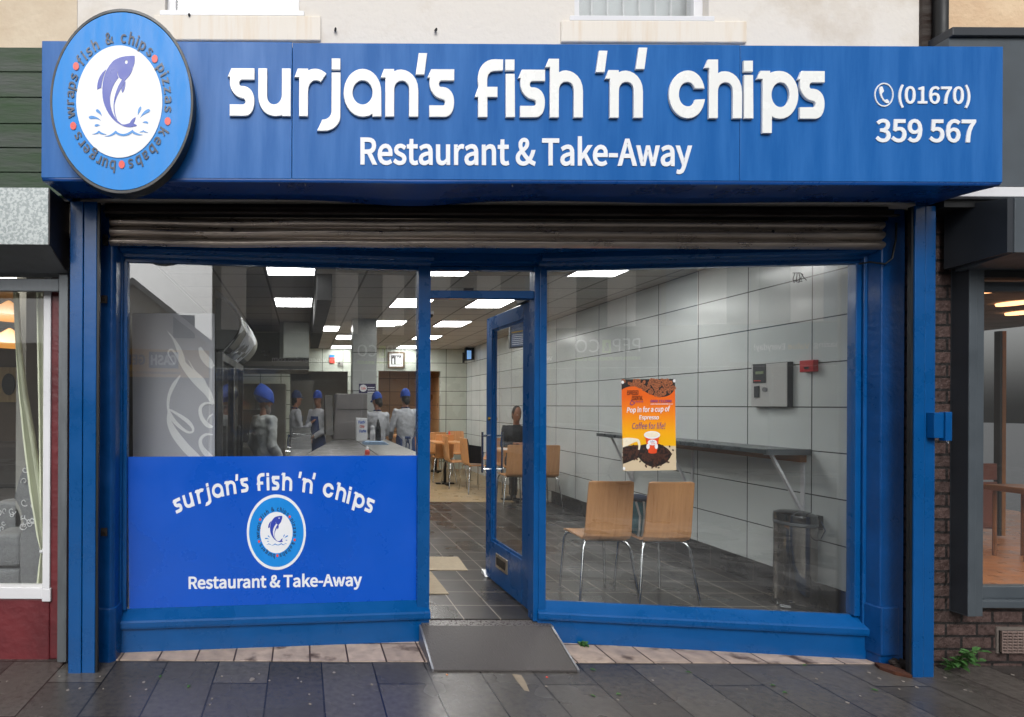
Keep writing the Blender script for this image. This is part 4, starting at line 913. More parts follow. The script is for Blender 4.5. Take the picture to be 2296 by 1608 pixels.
# ---- mats on floor
q=[W(*p,1) for p in ()]
def floorpt(u,v,z=FZ): 
    a,b=ray(u,v); Y=(z-HC)/b; return (a*Y,Y)
def c4b(x,y): return ((1600+x*.602)/1.784,(1900+y*.602)/1.784)
m_mat=paint('beige_mat',C('#a89a84'),.9,var=.1,scale=30,bump=.3,bscale=200)
A1=floorpt(*c4b(388,549)); A2=floorpt(*c4b(450,638))
tag(MB().prismz([(.93,A2[1]),A2,A1,(.93,A1[1])],FZ+.001,FZ+.009).build('door_mat',m_mat,bevel=.002),'beige floor mat lying crosswise inside the doorway','mat')
B1=floorpt(*c4b(205,645)); B2=floorpt(*c4b(325,795))
tag(MB().prismz([(.80,B2[1]),B2,(B2[0]-.01,4.3),B1,(.80,B1[1])][:2]+[B1,(.80,B1[1])] if False else MB().prismz([(.78,B2[1]),B2,B1,(.78,B1[1])],FZ+.001,FZ+.008).v and [(.78,B2[1]),B2,B1,(.78,B1[1])],FZ+.001,FZ+.008).build('door_mat',m_mat,bevel=.002),'beige floor mat nearest the door step','mat')
# ---- chairs
_ch={}
def chair_proto(rot):
    if rot in _ch: return _ch[rot]
    c,s=math.cos(rot),math.sin(rot)
    T=lambda p: Vector(((c*p[0]-s*p[1])*K,(s*p[0]+c*p[1]),p[2]))
    root=thing('cafe_chair','x','chair',(0,0,0),'beech ply chairs with chrome legs'); n=10
    def strip(prof,wf,t,name,bowl=0):
        g=MB(); top=[];bot=[]
        for i,(y,z) in enumerate(prof):
            w=wf(i/(len(prof)-1)); a=prof[max(i-1,0)]; b=prof[min(i+1,len(prof)-1)]; dy,dz=b[0]-a[0],b[1]-a[1]; l=math.hypot(dy,dz)
            ny,nz=-dz/l,dy/l
            for k in range(n+1):
                u=-1+2*k/n; off=bowl*(u*u)
                top.append(T((u*w,y+ny*(t/2)+ (off if bowl else 0),z+nz*t/2))); bot.append(T((u*w,y-ny*t/2+(off if bowl else 0),z-nz*t/2)))
        m=n+1; r=len(prof); N=m*r; f=[]
        for i in range(r-1):
            for k in range(n): f.append((i*m+k,i*m+k+1,(i+1)*m+k+1,(i+1)*m+k)); f.append((N+i*m+k,N+(i+1)*m+k,N+(i+1)*m+k+1,N+i*m+k+1))
            f.append((i*m,(i+1)*m,N+(i+1)*m,N+i*m)); f.append((i*m+n,N+i*m+n,N+(i+1)*m+n,(i+1)*m+n))
        for k in range(n): f.append((k,N+k,N+k+1,k+1)); e=(r-1)*m; f.append((e+k,e+k+1,N+e+k+1,N+e+k))
        g.add(top+bot,f); return g.build(name,m_wood,root,smooth=False)
    def rw(w,e=.12): return lambda t:w*(1-(max(0,(t-(1-e))/e)**2.2)*.16)
    strip([(.215,.44),(.20,.448),(.12,.452),(0,.448),(-.10,.446),(-.155,.452)],lambda t:.195*(1-.25*max(0,1-t*6)**2),.012,'seat')
    back=[(-.155,.452),(-.178,.462),(-.196,.482),(-.206,.52),(-.215,.60),(-.232,.74),(-.245,.85),(-.25,.875),(-.251,.883)]
    strip(back,lambda t:(.23-.022*t)*(1-.14*max(0,(t-.9)/.1)**2),.012,'backrest',.022)
    for sx in (-1,1):
        MB().tube([T((sx*.17,.14,.434)),T((sx*.19,.165,.425)),T((sx*.205,.18,.39)),T((sx*.235,.20,0))],.0095,10).build('leg',m_chrome,root,smooth=True)
        MB().tube([T((sx*.17,-.12,.434)),T((sx*.20,-.15,.425)),T((sx*.225,-.165,.39)),T((sx*.285,-.215,0))],.0095,10).build('leg',m_chrome,root,smooth=True)
    g=MB()
    for yy in (.14,-.12): g.tube([T((-.175,yy,.434)),T((.175,yy,.434))],.0095,8)
    g.build('seat_rail',m_chrome,root)
    _ch[rot]=(root,[False]); return _ch[rot]
def chair(x,y,rot,label):
    root,used=chair_proto(rot)
    if not used[0]: used[0]=True; r=root
    else:
        r=root.copy(); COL.objects.link(r)
        for c in root.children: d=c.copy(); COL.objects.link(d); d.parent=r
    r.location=(x,y,FZ+(.002 if y>8.6 else 0)); r['label']=label; r.scale=(1,1,1.02); return r
PI=math.pi
chair(2.255,4.42,0,'beech chair nearest the door, back against the right window')
chair(2.675,4.39,0,'beech chair nearest the steel bin, back against the right window')
chair(3.02,8.22,0,'beech chair with its back to the street seen through the door glass')
chair(3.42,8.22,0,'beech chair seen just right of the open door frame')
chair(2.86,9.6,-PI/2,'beech chair with a black bag hung on it, facing right')
chair(2.70,10.2,-PI/2,'beech chair half hidden behind the one holding the black bag')
chair(2.66,10.95,0,'beech chair in front of the middle table by the doorway')
chair(2.75,11.85,0,'beech chair in the far row near the back wall, leftmost of its row')
chair(3.25,11.95,PI,'beech chair turned towards the street in the far corner')
chair(3.35,10.7,PI/2,'beech chair against the right wall behind the seated customer')
chair(2.28,12.2,0,'beech chair farthest left beside the back wall opening')
chair(3.40,9.45,PI,'beech chair under the seated customer in the dark shirt')
# bag on chair, backpack
g=MB(); g.prism([(2.73,.63),(2.98,.62),(3.0,.80),(2.97,.90),(2.76,.93),(2.72,.80)],9.50,9.64); g.tube([(2.76,9.55,.92),(2.74,9.55,1.02),(2.72,9.55,.95)],.01,8); o=g.build('shoulder_bag',paint('black_cloth',C('#15161a'),.8,var=.3),smooth=True); tag(o,'black shoulder bag resting on the seat of a beech chair facing right','bag')
t=thing('rucksack','dark teal rucksack with grey straps between the two window chairs','rucksack',(2.59,4.45,.59))
m_bag=paint('teal_cloth',C('#25606e'),.8,var=.35,scale=14,bump=.5,bscale=60)
g=MB(); g.ell((2.59,4.45,.735),(.10,.13,.15)); g.ell((2.59,4.36,.68),(.085,.07,.10)); o=g.build('bag_body',m_bag,t,smooth=True); mm=o.modifiers.new('r','REMESH'); mm.mode='VOXEL'; mm.voxel_size=.012
g=MB(); 
for dx in (-.03,.03): g.tube([(2.55+dx,4.34,.86),(2.54+dx*.6,4.29,.76),(2.525+dx*.5,4.28,.66),(2.53+dx*.5,4.30,.61)],.008,6)
g.build('strap',paint('grey_webbing',C('#9aa4a8'),.7),t); g=MB().ell((2.59,4.42,.875),(.07,.09,.03)); g.build('top_flap',paint('navy_cloth',C('#1c2740'),.8,var=.3),t,smooth=True)
# ---- tables
tp=None
def table(x,y,label):
    global tp
    if tp is None:
        r=thing('cafe_table',label,'table',(0,0,0),'square wooden cafe tables on black pedestals')
        MB().box(-.36*K,.36*K,-.34,.34,.75,.785).build('table_top',m_wood,r,bevel=.004)
        MB().tube([(0,0,.03),(0,0,.75)],.035,12,K).build('pedestal',m_black,r,smooth=True)
        g=MB(); g.box(-.22*K,.22*K,-.035,.035,0,.028).box(-.035*K,.035*K,-.22,-.036,0,.027).box(-.035*K,.035*K,.036,.22,0,.027); g.build('foot_cross',m_black,r,bevel=.006); tp=r
    else:
        r=tp.copy(); COL.objects.link(r)
        for c in tp.children: d=c.copy(); COL.objects.link(d); d.parent=r
    r.location=(x,y,FZ+.002); r['label']=label; return r
table(3.22,8.8,'nearest wooden table, where the customer in the dark shirt sits')
table(2.62,10.35+.2,'middle wooden table seen through the doorway')
table(2.9,12.5,'farthest wooden table near the back wall')
table(2.1,12.75,'wooden table at the back beside the wall opening')
for x,y,l in ((2.75,10.75,'red ketchup bottle on the middle table'),(2.62,12.4,'red ketchup bottle on the far table')):
    t=thing('ketchup_bottle',l,'bottle',(x,y,.922)); MB().lathe((x,y,.922),[(.03,0),(.032,.11),(.02,.14)],12,K).build('body',m_red_dot,t); MB().lathe((x,y,1.062),[(.018,0),(.006,.04)],12,K).build('cap',m_red_dot,t)
for x,y,l in ((3.1,8.75,'sheet of white paper on the table before the seated customer'),):
    tag(MB().prismz([(x-.1,y-.2),(x+.12,y-.22),(x+.13,y+.1),(x-.09,y+.12)],.923,.925).build('paper',m_print_white),l,'paper')
# ================================================================ people
m_skin=paint('skin',C('#8a5f49'),.55,var=.08,scale=12); m_skin2=paint('skin_light',C('#b98a6c'),.55,var=.08,scale=12)
m_shirt=paint('white_shirt',C('#a9abb0'),.85,var=.06,scale=7,bump=.5,bscale=14); m_coat=paint('white_coat',C('#a8aba9'),.85,var=.08,scale=5,bump=.6,bscale=12)
m_navy=paint('navy_apron',C('#16305f'),.8,var=.15,scale=8); m_capb=paint('royal_cap',C('#0f3f98'),.75,var=.15,scale=20); m_capd=paint('navy_cap',C('#17284e'),.75,var=.15,scale=20)
m_trou=paint('dark_trousers',C('#1d2026'),.85,var=.2); m_hair=paint('dark_hair',C('#15110f'),.6,var=.3,scale=60); m_dshirt=paint('dark_check_shirt',C('#26282c'),.85,var=.4,scale=18); m_turban=paint('blue_turban',C('#143f98'),.8,var=.12,scale=14,bump=.4,bscale=20)
m_beard=paint('grey_beard',C('#6d625a'),.9,var=.3,scale=60); m_net=paint('mask_ties',C('#c9b7ae'),.8)
m_eyew=paint('eye_white',C('#d8d4cc'),.3,var=.02); 
FOLD=bpy.data.textures.new('cloth_folds','CLOUDS'); FOLD.noise_scale=.055; FOLD.noise_depth=1
def person(label,x,y,rot,h,J=None,coat=False,apron=True,cap='cap',capm=None,top=None,skin=None,seat=False,head=(0,0),sleeve=1.0,apron_back=False,hair=True,glasses=False,beard=False,zf=None):
    zf=FZ if zf is None else zf
    skin=skin or m_skin; top=top or m_shirt
    k=h/1.75; c,s=math.cos(rot),math.sin(rot)
    def T(p): return Vector((x+(c*p[0]-s*p[1])*K*k, y+(s*p[0]+c*p[1])*k, zf+p[2]*k))
    root=thing('person',label,'person',(x,y,zf),'people inside the shop')
    D=dict(hipz=.93,chest=(0,0,1.30),neck=(0,-.01,1.48),headc=(0,.02,1.62),
       Ls=(-.185,0,1.40),Le=(-.235,-.03,1.12),Lw=(-.225,.10,.90),Rs=(.185,0,1.40),Re=(.235,-.03,1.12),Rw=(.225,.10,.90),
       Lh=(-.09,0,.93),Lk=(-.10,.02,.50),La=(-.11,-.03,.09),Rh=(.09,0,.93),Rk=(.10,.02,.50),Ra=(.11,-.03,.09))
    if J: D.update(J)
    V={a:(Vector(b) if isinstance(b,tuple) else b) for a,b in D.items()}
    def loft(g,rings,n=18):
        vs=[(cx+rx*math.cos(2*math.pi*i/n),cy+ry*math.sin(2*math.pi*i/n),z) for cx,cy,z,rx,ry in rings for i in range(n)]
        f=[(r*n+i,r*n+(i+1)%n,(r+1)*n+(i+1)%n,(r+1)*n+i) for r in range(len(rings)-1) for i in range(n)]
        f+=[list(range(n))[::-1],[(len(rings)-1)*n+i for i in range(n)]]; g.add(vs,f)
    hz=V['hipz']; ch=V['chest']; nk=V['neck']; hc=V['headc']
    def torso(g,e=0,z0=None,flare=0):
        lean=lambda z:((z-hz)/(1.30-.93+.0001)*ch.x, (z-hz)/(.37)*ch.y)
        R=[]
        for z,rx,ry in ((.93,.165,.115),(1.02,.15,.105),(1.12,.15,.105),(1.24,.17,.115),(1.34,.178,.115),(1.41,.15,.09),(1.455,.07,.06)):
            zz=z-.93+hz; q=lean(zz); R.append((q[0],q[1],zz,rx+e,ry+e))
        if z0 is not None:
            R=[(R[0][0],R[0][1],z0,R[0][3]+flare,R[0][4]+flare)]+R
        loft(g,R)
    hr=Matrix.Rotation(head[0],3,'Z')@Matrix.Rotation(head[1],3,'X')
    # ---- body, one surface
    g=MB(); torso(g,-.008)
    g.tube([nk-Vector((0,0,.06)),nk,hc-Vector((0,.0,.05))],[.062,.056,.058],12)
    g.ell(hc,(.076,.095,.118),16,12,hr); g.ell(hc+hr@Vector((0,.028,-.06)),(.055,.062,.062),12,8,hr)
    g.ell(hc+hr@Vector((0,.103,-.012)),(.012,.018,.022),8,6,hr)
    for sx in(-1,1): g.ell(hc+hr@Vector((sx*.077,-.005,-.005)),(.008,.018,.03),8,6,hr)
    g.ell(hc+hr@Vector((0,.088,-.062)),(.024,.010,.007),8,6,hr)
    for a in 'LR':
        S_,E_,W_=V[a+'s'],V[a+'e'],V[a+'w']; g.tube([V['chest']+Vector((0,0,.09))*1.0,S_,E_,W_],[.05,.052,.04,.027],12)
        dr=(W_-E_).normalized(); up=Vector((0,0,1)) if abs(dr.z)<.8 else Vector((0,1,0)); sd=dr.cross(up).normalized(); nn=sd.cross(dr).normalized()
        pc=W_+dr*.05; M=Matrix((sd,dr,nn)).transposed(); g.ell(pc,(.038,.052,.016),10,7,M)
        curl=-nn if nn.z>0 else nn
        for i,(o,l) in enumerate(((-.028,.062),(-.009,.075),(.010,.072),(.028,.058))):
            b=pc+sd*o+dr*.035; g.tube([b,b+dr*l*.45+curl*.008,b+dr*l*.75+curl*.03,b+dr*l*.8+curl*.055],[.0095,.009,.0085,.008],7)
        sg=-1 if a=='R' else 1
        b=pc-dr*.03+sd*sg*.03; g.tube([b,b+sd*sg*.025+dr*.025,b+sd*sg*.03+dr*.055+curl*.012],[.013,.011,.009],7)
        H_,K_,A_=V[a+'h'],V[a+'k'],V[a+'a']; g.tube([H_,K_,A_],[.085,.055,.04],12)
        fd=Vector((0,1,0)); g.tube([A_-fd*.05+Vector((0,0,-.05)),A_+fd*.10+Vector((0,0,-.055)),A_+fd*.17+Vector((0,0,-.06))],[.035,.036,.025],10)
    g.v=[T(v) for v in g.v]; b=g.build('body',skin,root,smooth=True); r=b.modifiers.new('r','REMESH'); r.mode='VOXEL'; r.voxel_size=.0075; r.use_smooth_shade=True
    sm=b.modifiers.new('s','SMOOTH'); sm.iterations=2; sm.factor=.5
    def cloth(name,g,mat,vox=.013,it=4):
        g.v=[T(v) for v in g.v]; o=g.build(name,mat,root,smooth=True); r=o.modifiers.new('r','REMESH'); r.mode='VOXEL'; r.voxel_size=vox; r.use_smooth_shade=True
        sm=o.modifiers.new('s','SMOOTH'); sm.iterations=it; sm.factor=.5
        if name!='shoes': dm=o.modifiers.new('folds','DISPLACE'); dm.texture=FOLD; dm.strength=.022; dm.mid_level=.5; dm.texture_coords='LOCAL'
        return o
    # ---- top
    g=MB(); torso(g,.030 if coat else .014,z0=(.52 if coat else hz-.08),flare=(.05 if coat else .012))
    g.tube([nk-Vector((0,0,.085)),nk-Vector((0,.004,.02))],[.085,.070],14)
    for a in 'LR':
        S_,E_,W_=V[a+'s'],V[a+'e'],V[a+'w']; we=E_+(W_-E_)*.92
        if sleeve<1: we=E_+(W_-E_)*.05
        g.tube([ch+Vector((0,0,.08)),S_,E_,we],[(.083 if coat else .07),(.085 if coat else .073),(.073 if coat else .061),(.06 if coat else .048)],12)
    cloth('lab_coat' if coat else 'shirt',g,top)
    # ---- trousers and shoes
    g=MB(); loft(g,[(0,0,hz-.12,.15,.115),(0,0,hz+.06,.168,.122)])
    for a in 'LR': g.tube([V[a+'h'],V[a+'k'],V[a+'a']-Vector((0,0,.03))],[.10,.078,.068],12)
    cloth('trousers',g,m_trou)
    g=MB()
    for a in 'LR': A_=V[a+'a']; g.tube([A_+Vector((0,-.06,-.045)),A_+Vector((0,.10,-.05)),A_+Vector((0,.18,-.06))],[.044,.044,.03],10)
    cloth('shoes',g,m_black,.012,2)
    if apron:
        g=MB()
        def arc(z,rx,ry,a0,a1,n=14,cy=0,cx=0): return [(cx+rx*math.sin(a0+(a1-a0)*i/n),cy+ry*math.cos(a0+(a1-a0)*i/n),z) for i in range(n+1)]
        a1_=2.6 if apron_back else 1.7
        rows=[arc(.50,.21,.165,-a1_,a1_),arc(.80,.195,.15,-a1_,a1_),arc(1.0,.178,.135,-a1_,a1_),arc(1.05,.172,.132,-a1_*.8,a1_*.8),arc(1.12,.174,.134,-.75,.75,cy=ch.y*.5),arc(1.34,.19,.134,-.5,.5,cy=ch.y)]
        m=15; vs=[p for r_ in rows for p in r_]; f=[(i*m+j,i*m+j+1,(i+1)*m+j+1,(i+1)*m+j) for i in range(len(rows)-1) for j in range(m-1)]
        g.add(vs,f); g.v=[T(v) for v in g.v]; o=g.build('apron',m_navy,root,smooth=True); sd=o.modifiers.new('s','SOLIDIFY'); sd.thickness=.006; sd.offset=0
        g=MB(); q=[( .075,.10,1.35),(.07,.0,1.47),(0,-.085,1.475),(-.07,0,1.47),(-.075,.10,1.35)]; g.tube([Vector(p)+Vector((0,ch.y*.8,0)) for p in q],.011,8); g.v=[T(v) for v in g.v]; g.build('apron_strap',m_navy,root)
        g=MB(); g.tube([(-.05,-.14,1.03),(0,-.15,1.03),(.05,-.14,1.03)],.02,8); g.tube([(0,-.15,1.03),(.03,-.16,.93),(.02,-.16,.82)],.010,6); g.tube([(0,-.15,1.03),(-.03,-.16,.95),(-.04,-.16,.86)],.010,6); g.v=[T(v) for v in g.v]; g.build('apron_tie',m_navy,root)
    H=lambda p: hc+hr@Vector(p)
    if hair:
        g=MB(); g.ell(H((0,-.018,.012)),(.084,.092,.112),14,10,hr); g.ell(H((0,-.07,-.05)),(.06,.04,.07),10,8,hr); 
        # keep the face clear
        g.v=[T(v) for v in g.v]; o=g.build('hair',m_hair,root,smooth=True)
        # trim front: push verts that would cover the face backwards
    g=MB()
    if cap=='cap':
        vs=[];n=20;m=7
        for i in range(m+1):
            th=(math.pi/2)*i/m
            for j in range(n): ph=2*math.pi*j/n; vs.append(H((.092*math.sin(th)*math.cos(ph),-.004+.108*math.sin(th)*math.sin(ph),.035+.105*math.cos(th))))
        for j in range(n): ph=2*math.pi*j/n; vs.append(H((.093*math.cos(ph),-.004+.109*math.sin(ph),.012)))
        g.add(vs,[(i*n+j,(i+1)*n+j,(i+1)*n+(j+1)%n,i*n+(j+1)%n) for i in range(m+1) for j in range(n)])
        g.v=[T(v) for v in g.v]; cp_=g.build('cap',capm or m_capb,root,smooth=True)
        g=MB(); br=[]; 
        for i in range(9):
            a=-.95+1.9*i/8; br.append(((.085*math.sin(a)),.09*math.cos(a)))
        vs=[H((x_,y_,.03)) for x_,y_ in br]+[H((x_*1.05,y_+.075*math.cos((i-4)/4*1.4),.018)) for i,(x_,y_) in enumerate(br)]
        g.add(vs,[(i,i+1,i+10,i+9) for i in range(8)]); g.v=[T(v) for v in g.v]; o=g.build('cap_peak',capm or m_capb,cp_); sd=o.modifiers.new('s','SOLIDIFY'); sd.thickness=.008
    if cap=='turban':
        g.ell(H((0,-.03,.062)),(.125,.15,.105),18,12,hr)
        for i in range(6):
            ring=[]; tl=-.25+.09*i
            for j in range(25):
                ph=2*math.pi*j/24; rr_=1-.055*i*i*.35
                ring.append(H((.122*rr_*math.cos(ph),-.026+.145*rr_*math.sin(ph),.03+.024*i-.02*math.sin(ph)+.012*math.cos(ph))))
            g.tube(ring,.017,8)
        g.v=[T(v) for v in g.v]; o=g.build('turban',m_turban,root,smooth=True); r=o.modifiers.new('r','REMESH'); r.mode='VOXEL'; r.voxel_size=.006; r.use_smooth_shade=True
    if beard:
        g=MB(); g.ell(H((0,.045,-.10)),(.062,.062,.065),12,8,hr); g.ell(H((0,.03,-.06)),(.074,.05,.05),12,8,hr); g.v=[T(v) for v in g.v]; g.build('beard',m_beard,root,smooth=True)
    for sx in (-1,1):
        g=MB(); g.ell(H((sx*.03,.085,.012)),(.012,.008,.007),8,6,hr); g.v=[T(v) for v in g.v]; e=g.build('eye',m_eyew,root,smooth=True)
        g=MB(); g.ell(H((sx*.03,.0915,.012)),(.005,.003,.005),8,6,hr); g.v=[T(v) for v in g.v]; g.build('pupil',m_black,e)
    if glasses:
        g=MB()
        for sx in (-1,1): g.tube([H((sx*.032+.024*math.cos(t_),.104,.01+.017*math.sin(t_))) for t_ in [2*math.pi*i/12 for i in range(13)]],.0025,6); g.tube([H((sx*.056,.104,.012)),H((sx*.08,.0,.012))],.0025,6)
        g.v=[T(v) for v in g.v]; g.build('glasses',m_black,root)
    return root
R_=math.radians
person('bearded man in a blue turban and long white coat standing nearest the window',-.40,6.0,R_(-48),1.60,coat=True,apron=False,cap='turban',top=m_coat,head=(R_(-42),R_(-10)),hair=False,beard=True,
  J=dict(Rs=(.20,0,1.40),Re=(.25,-.04,1.12),Rw=(.21,.16,.96),Le=(-.25,-.04,1.12),Lw=(-.20,.14,.95)))
person('woman in navy cap and apron standing in profile with one hand raised',-.10,8.7,R_(-78),1.66,capm=m_capd,head=(0,0),J=dict(Re=(.22,.08,1.10),Rw=(.16,.30,1.24),Le=(-.22,.06,1.10),Lw=(-.12,.28,1.16)))
person('staff member in blue cap and glasses facing the woman in the navy cap',.24,8.75,R_(140),1.66,glasses=True,head=(R_(10),0),J=dict(Re=(.25,.05,1.12),Rw=(.06,.20,1.02),Le=(-.25,.05,1.12),Lw=(-.04,.21,1.02)))
person('woman in blue cap seen from behind next to the tiled column',1.05,8.05,R_(14),1.63,head=(R_(25),R_(-14)),apron_back=True,J=dict(Re=(.24,.10,1.12),Rw=(.14,.30,1.05),Le=(-.24,.1,1.12),Lw=(-.14,.3,1.05)))
person('person in blue cap and white shirt seen from behind at the end of the counter',1.47,8.2,R_(4),1.68,head=(R_(8),R_(-6)),apron_back=True,J=dict(Re=(.27,.04,1.13),Rw=(.20,.26,1.02),Le=(-.28,.02,1.13),Lw=(-.22,.26,1.02)))
person('customer in a dark shirt seated at a table behind the open door',3.44,9.3,R_(165),1.9,apron=False,cap=None,top=m_dshirt,head=(R_(15),R_(-18)),
  J=dict(hipz=.52,chest=(.0,.08,.89),neck=(0,.11,1.07),headc=(0,.16,1.21),Ls=(-.19,.08,.99),Le=(-.25,.20,.74),Lw=(-.08,.42,.79),Rs=(.19,.08,.99),Re=(.25,.20,.74),Rw=(.08,.43,.79),
   Lh=(-.09,.02,.52),Lk=(-.11,.44,.50),La=(-.11,.42,.09),Rh=(.09,.02,.52),Rk=(.11,.44,.50),Ra=(.11,.42,.09)))
# ================================================================ left neighbour: furniture shop
def fg1(x,y): return ((x*.622)/1.784,(700+y*.622)/1.784)
nl=thing('furniture_shop','dark red painted furniture shop with cream upper wall on the left','shop',(-3.2,3.6,0))
MB().box(-7,-1.362,3.45,3.7,2.6,6.2).build('upper_wall',m_cream,nl)
MB().box(-7,-1.362,3.70,12,5.9,6.2).build('roof',m_anth_dark,nl)
xr=W(97,1200,3.57).x; xrr=W(134,1200,3.52).x
g=MB(); g.box(W(113,900,3.55).x,-1.366,3.55,3.75,.0,2.6); g.build('pier',m_redwall,nl,bevel=.01)
zs_=W(60,1343,3.55).z
MB().box(-7,W(113,900,3.55).x,3.55,3.75,-.02,zs_-.0).build('stall_riser',m_redwall,nl,bevel=.008)
m_peel=paint('bare_plaster',C('#a99c94'),.9,var=.2,scale=30,bump=.6)
zf_=zs_
g=MB(); xi0=W(96,1000,3.535).x; xi1=W(111,1000,3.535).x
g.box(xi0,xi1+.004,3.535,3.62,zf_+.07,2.60).box(-7,xi0,3.535,3.62,zf_+.004,zf_+.075).box(xi0,xi1+.012,3.53,3.62,zf_-.01,zf_+.0699)
g.build('window_frame',m_upvc,nl,bevel=.004)
MB().box(-7,xi0,3.585,3.591,zf_+.075,2.6).build('pane',m_pane2,nl)
g=MB(); g.box(W(131,900,3.47).x,W(152,900,3.47).x,3.465,3.55,.02,2.46); g.build('shutter_guide',m_greysteel,nl,bevel=.004)
g=MB().box(-7,W(131,900,3.47).x,3.47,3.49,2.255,2.335); 
g.build('shutter_bottom_rail',m_greysteel,nl,bevel=.006)
g=MB()
for a in (2.345,2.415): g.prismx([(3.50,a),(3.478,a+.02),(3.474,a+.035),(3.482,a+.06),(3.50,a+.068)],-7,W(131,900,3.47).x)
g.build('shutter_curtain',m_greysteel,nl)
xb=W(108.5,500,3.18).x
g=MB(); g.prismx([(3.18,2.457),(3.18,2.773),(3.45,2.773),(3.45,2.457)],-7,xb); g.build('shutter_box',m_galv,nl,bevel=.003)
MB().prismx([(3.184,2.46),(3.184,2.769),(3.45,2.769),(3.45,2.37),(3.40,2.37)],xb,xb+.006).build('shutter_box_end',m_darksteel,nl)
MB().prismx([(3.19,2.456),(3.44,2.36),(3.46,2.456)],-7,xb+.004).build('shutter_box_lip',m_greysteel,nl)
MB().box(xb+.02,-1.368,3.43,3.46,2.3,2.8).build('end_board',m_darksteel,nl)
# green boards
m_boards=paint('green_stained_boards',C('#24401f'),.6,var=.3,scale=4,stretch=(.6,1,3),col2=C('#16241c'),bump=.25,bscale=20)
g=MB(); zt_=W(0,105,3.36).z; zb_=2.79; bh=W(0,198,3.36).z-W(0,288,3.36).z; bh=(W(0,106,3.36).z-W(0,372,3.36).z)/3
zlist=[106,162,219,278,332,387,440]
for i in range(6):
    z1=W(0,zlist[i],3.36).z; z0=max(2.775,W(0,zlist[i+1],3.36).z+.004)
    g2=MB().box(-7,-1.34,3.36,3.40,z0,z1); g2.build('board',m_boards,nl,bevel=.003)
MB().box(-7,-1.34,3.40,3.45,2.775,3.66).build('board_backing',m_black,nl)
# inside of it
MB().box(-7,-1.48,3.75,7.5,-.05,.30).build('shop_floor',paint('carpet',C('#4a4038'),.95,var=.2,scale=30),nl)
MB().box(-7,-1.45,7.5,7.6,.3,2.6).box(-1.52,-1.48,3.75,7.5,.3,2.6).build('inside_wall',paint('taupe_wall',C('#6d6259'),.8,var=.1),nl)
MB().box(-7,-1.45,3.75,7.5,2.56,2.6).build('inside_ceiling',m_plaster,nl)
for x_ in (-2.6,-4.2): MB().box(x_,x_+.45,3.95,4.75,2.54,2.558).build('emissive_panel',emit('warm_panel',(1,.93,.8,1),9) if 'wp' not in _m else _m['wp'],nl)  # added fill light: glowing panels hidden above the window brighten the armchair
# pier inside
MB().box(W(36,900,4.3).x,W(58,900,4.3).x,4.3,4.5,.3,2.56).build('inside_pier',m_plaster,nl)
# curtains
t=thing('curtain','pale cream curtain gathered at the right of the furniture shop window','curtain',(-1.65,3.72,.3))
def drape(pts,name,depth=.03,n=14,Y=3.70):
    # pts rows: (v, u_left, u_right)
    g=MB(); rows=[]; 
    P_=[]
    for i in range(len(pts)-1):
        for k in range(8):
            a=k/8; P_.append([pts[i][j]*(1-a)+pts[i+1][j]*a for j in range(3)])
    P_.append(pts[-1])
    for v_,ul,ur in P_:
        rows.append([W(ul+(ur-ul)*k/n,v_,Y)+Vector((0,depth*math.sin(k*1.9),0)) for k in range(n+1)])
    g.add([p for r in rows for p in r],[(i*(n+1)+k,i*(n+1)+k+1,(i+1)*(n+1)+k+1,(i+1)*(n+1)+k) for i in range(len(rows)-1) for k in range(n)])
    o=g.build(name,paint('cream_curtain',C('#d9dcc6'),.85,var=.06,scale=6),t,smooth=True); sd=o.modifiers.new('s','SOLIDIFY'); sd.thickness=.004
drape([(655,33,37),(760,37,42),(880,44,56),(980,52,74),(1100,66,92),(1200,84,99),(1235,94,101)],'drape')
drape([(655,82,98),(780,84,100),(950,88,101),(1100,90,102),(1235,94,102)],'drape',.02)
drape([(1235,94,101),(1270,88,102),(1330,80,102)],'drape',.03)
g=MB(); q=W(97,1235,3.69); g.ell(q,(.022,.03,.016)); g.build('tie_back',m_upvc,t)
# orange lamps
for i,(u,v,lb) in enumerate(((20,690,'upper glowing orange lamp cone in the furniture shop'),(22,752,'lower glowing orange lamp cone in the furniture shop'))):
    p=W(u,v,5.2); tag(MB().lathe((p.x,p.y,p.z-.1),[(.26,0),(.27,.01),(.02,.16),(.001,.165)],28,K).build('pendant_lamp',emit('lamp_orange%d'%i,C('#e8962c'),.7),smooth=False),lb,'lamp','orange lamps in the furniture shop')
# armchair
m_fab=paint('grey_floral_fabric',C('#707275'),.95,var=.15,scale=40,bump=.6,bscale=90); m_scr=paint('fabric_scroll',C('#c9cacd'),.9,var=.05)
t=thing('armchair','grey patterned armchair behind the furniture shop window','armchair',(-1.95,4.2,.3))
Ya=4.0
def ap(x,y,Y=Ya): return W((x*.789)/1.784,(1600+y*.789)/1.784,Y)
def slab(name,pts,y0,y1,bev=.03):
    g=MB(); q=[ap(x,y,y0) for x,y in pts]; g.prism([(p.x,p.z) for p in q],y0,y1); o=g.build(name,m_fab,t,bevel=bev,seg=4); o.data.polygons.foreach_set('use_smooth',[True]*len(o.data.polygons)); return o
slab('backrest',path((70,500),(85,440),((100,370),(130,310),(165,310)),((200,310),(225,360),(225,560)),(225,640),(120,640),((110,560),(90,520),(70,500))),4.12,4.30)
slab('seat_cushion',[(-60,686),(100,680),(100,850),(-60,850)],4.04,4.6)
slab('base',[(-60,856),(100,856),(100,950),(-60,950)],4.06,4.7)
slab('back_cushion',path((-60,530),((0,515),(60,510),(85,525)),((120,560),(130,620),(118,665)),(110,680),(-60,685)),4.3,4.5)
slab('armrest',path((95,950),(92,720),((100,640),(150,590),(200,590)),((235,600),(250,640),(240,690)),(222,730),(215,950)),3.90,4.75,.03)
g=MB()
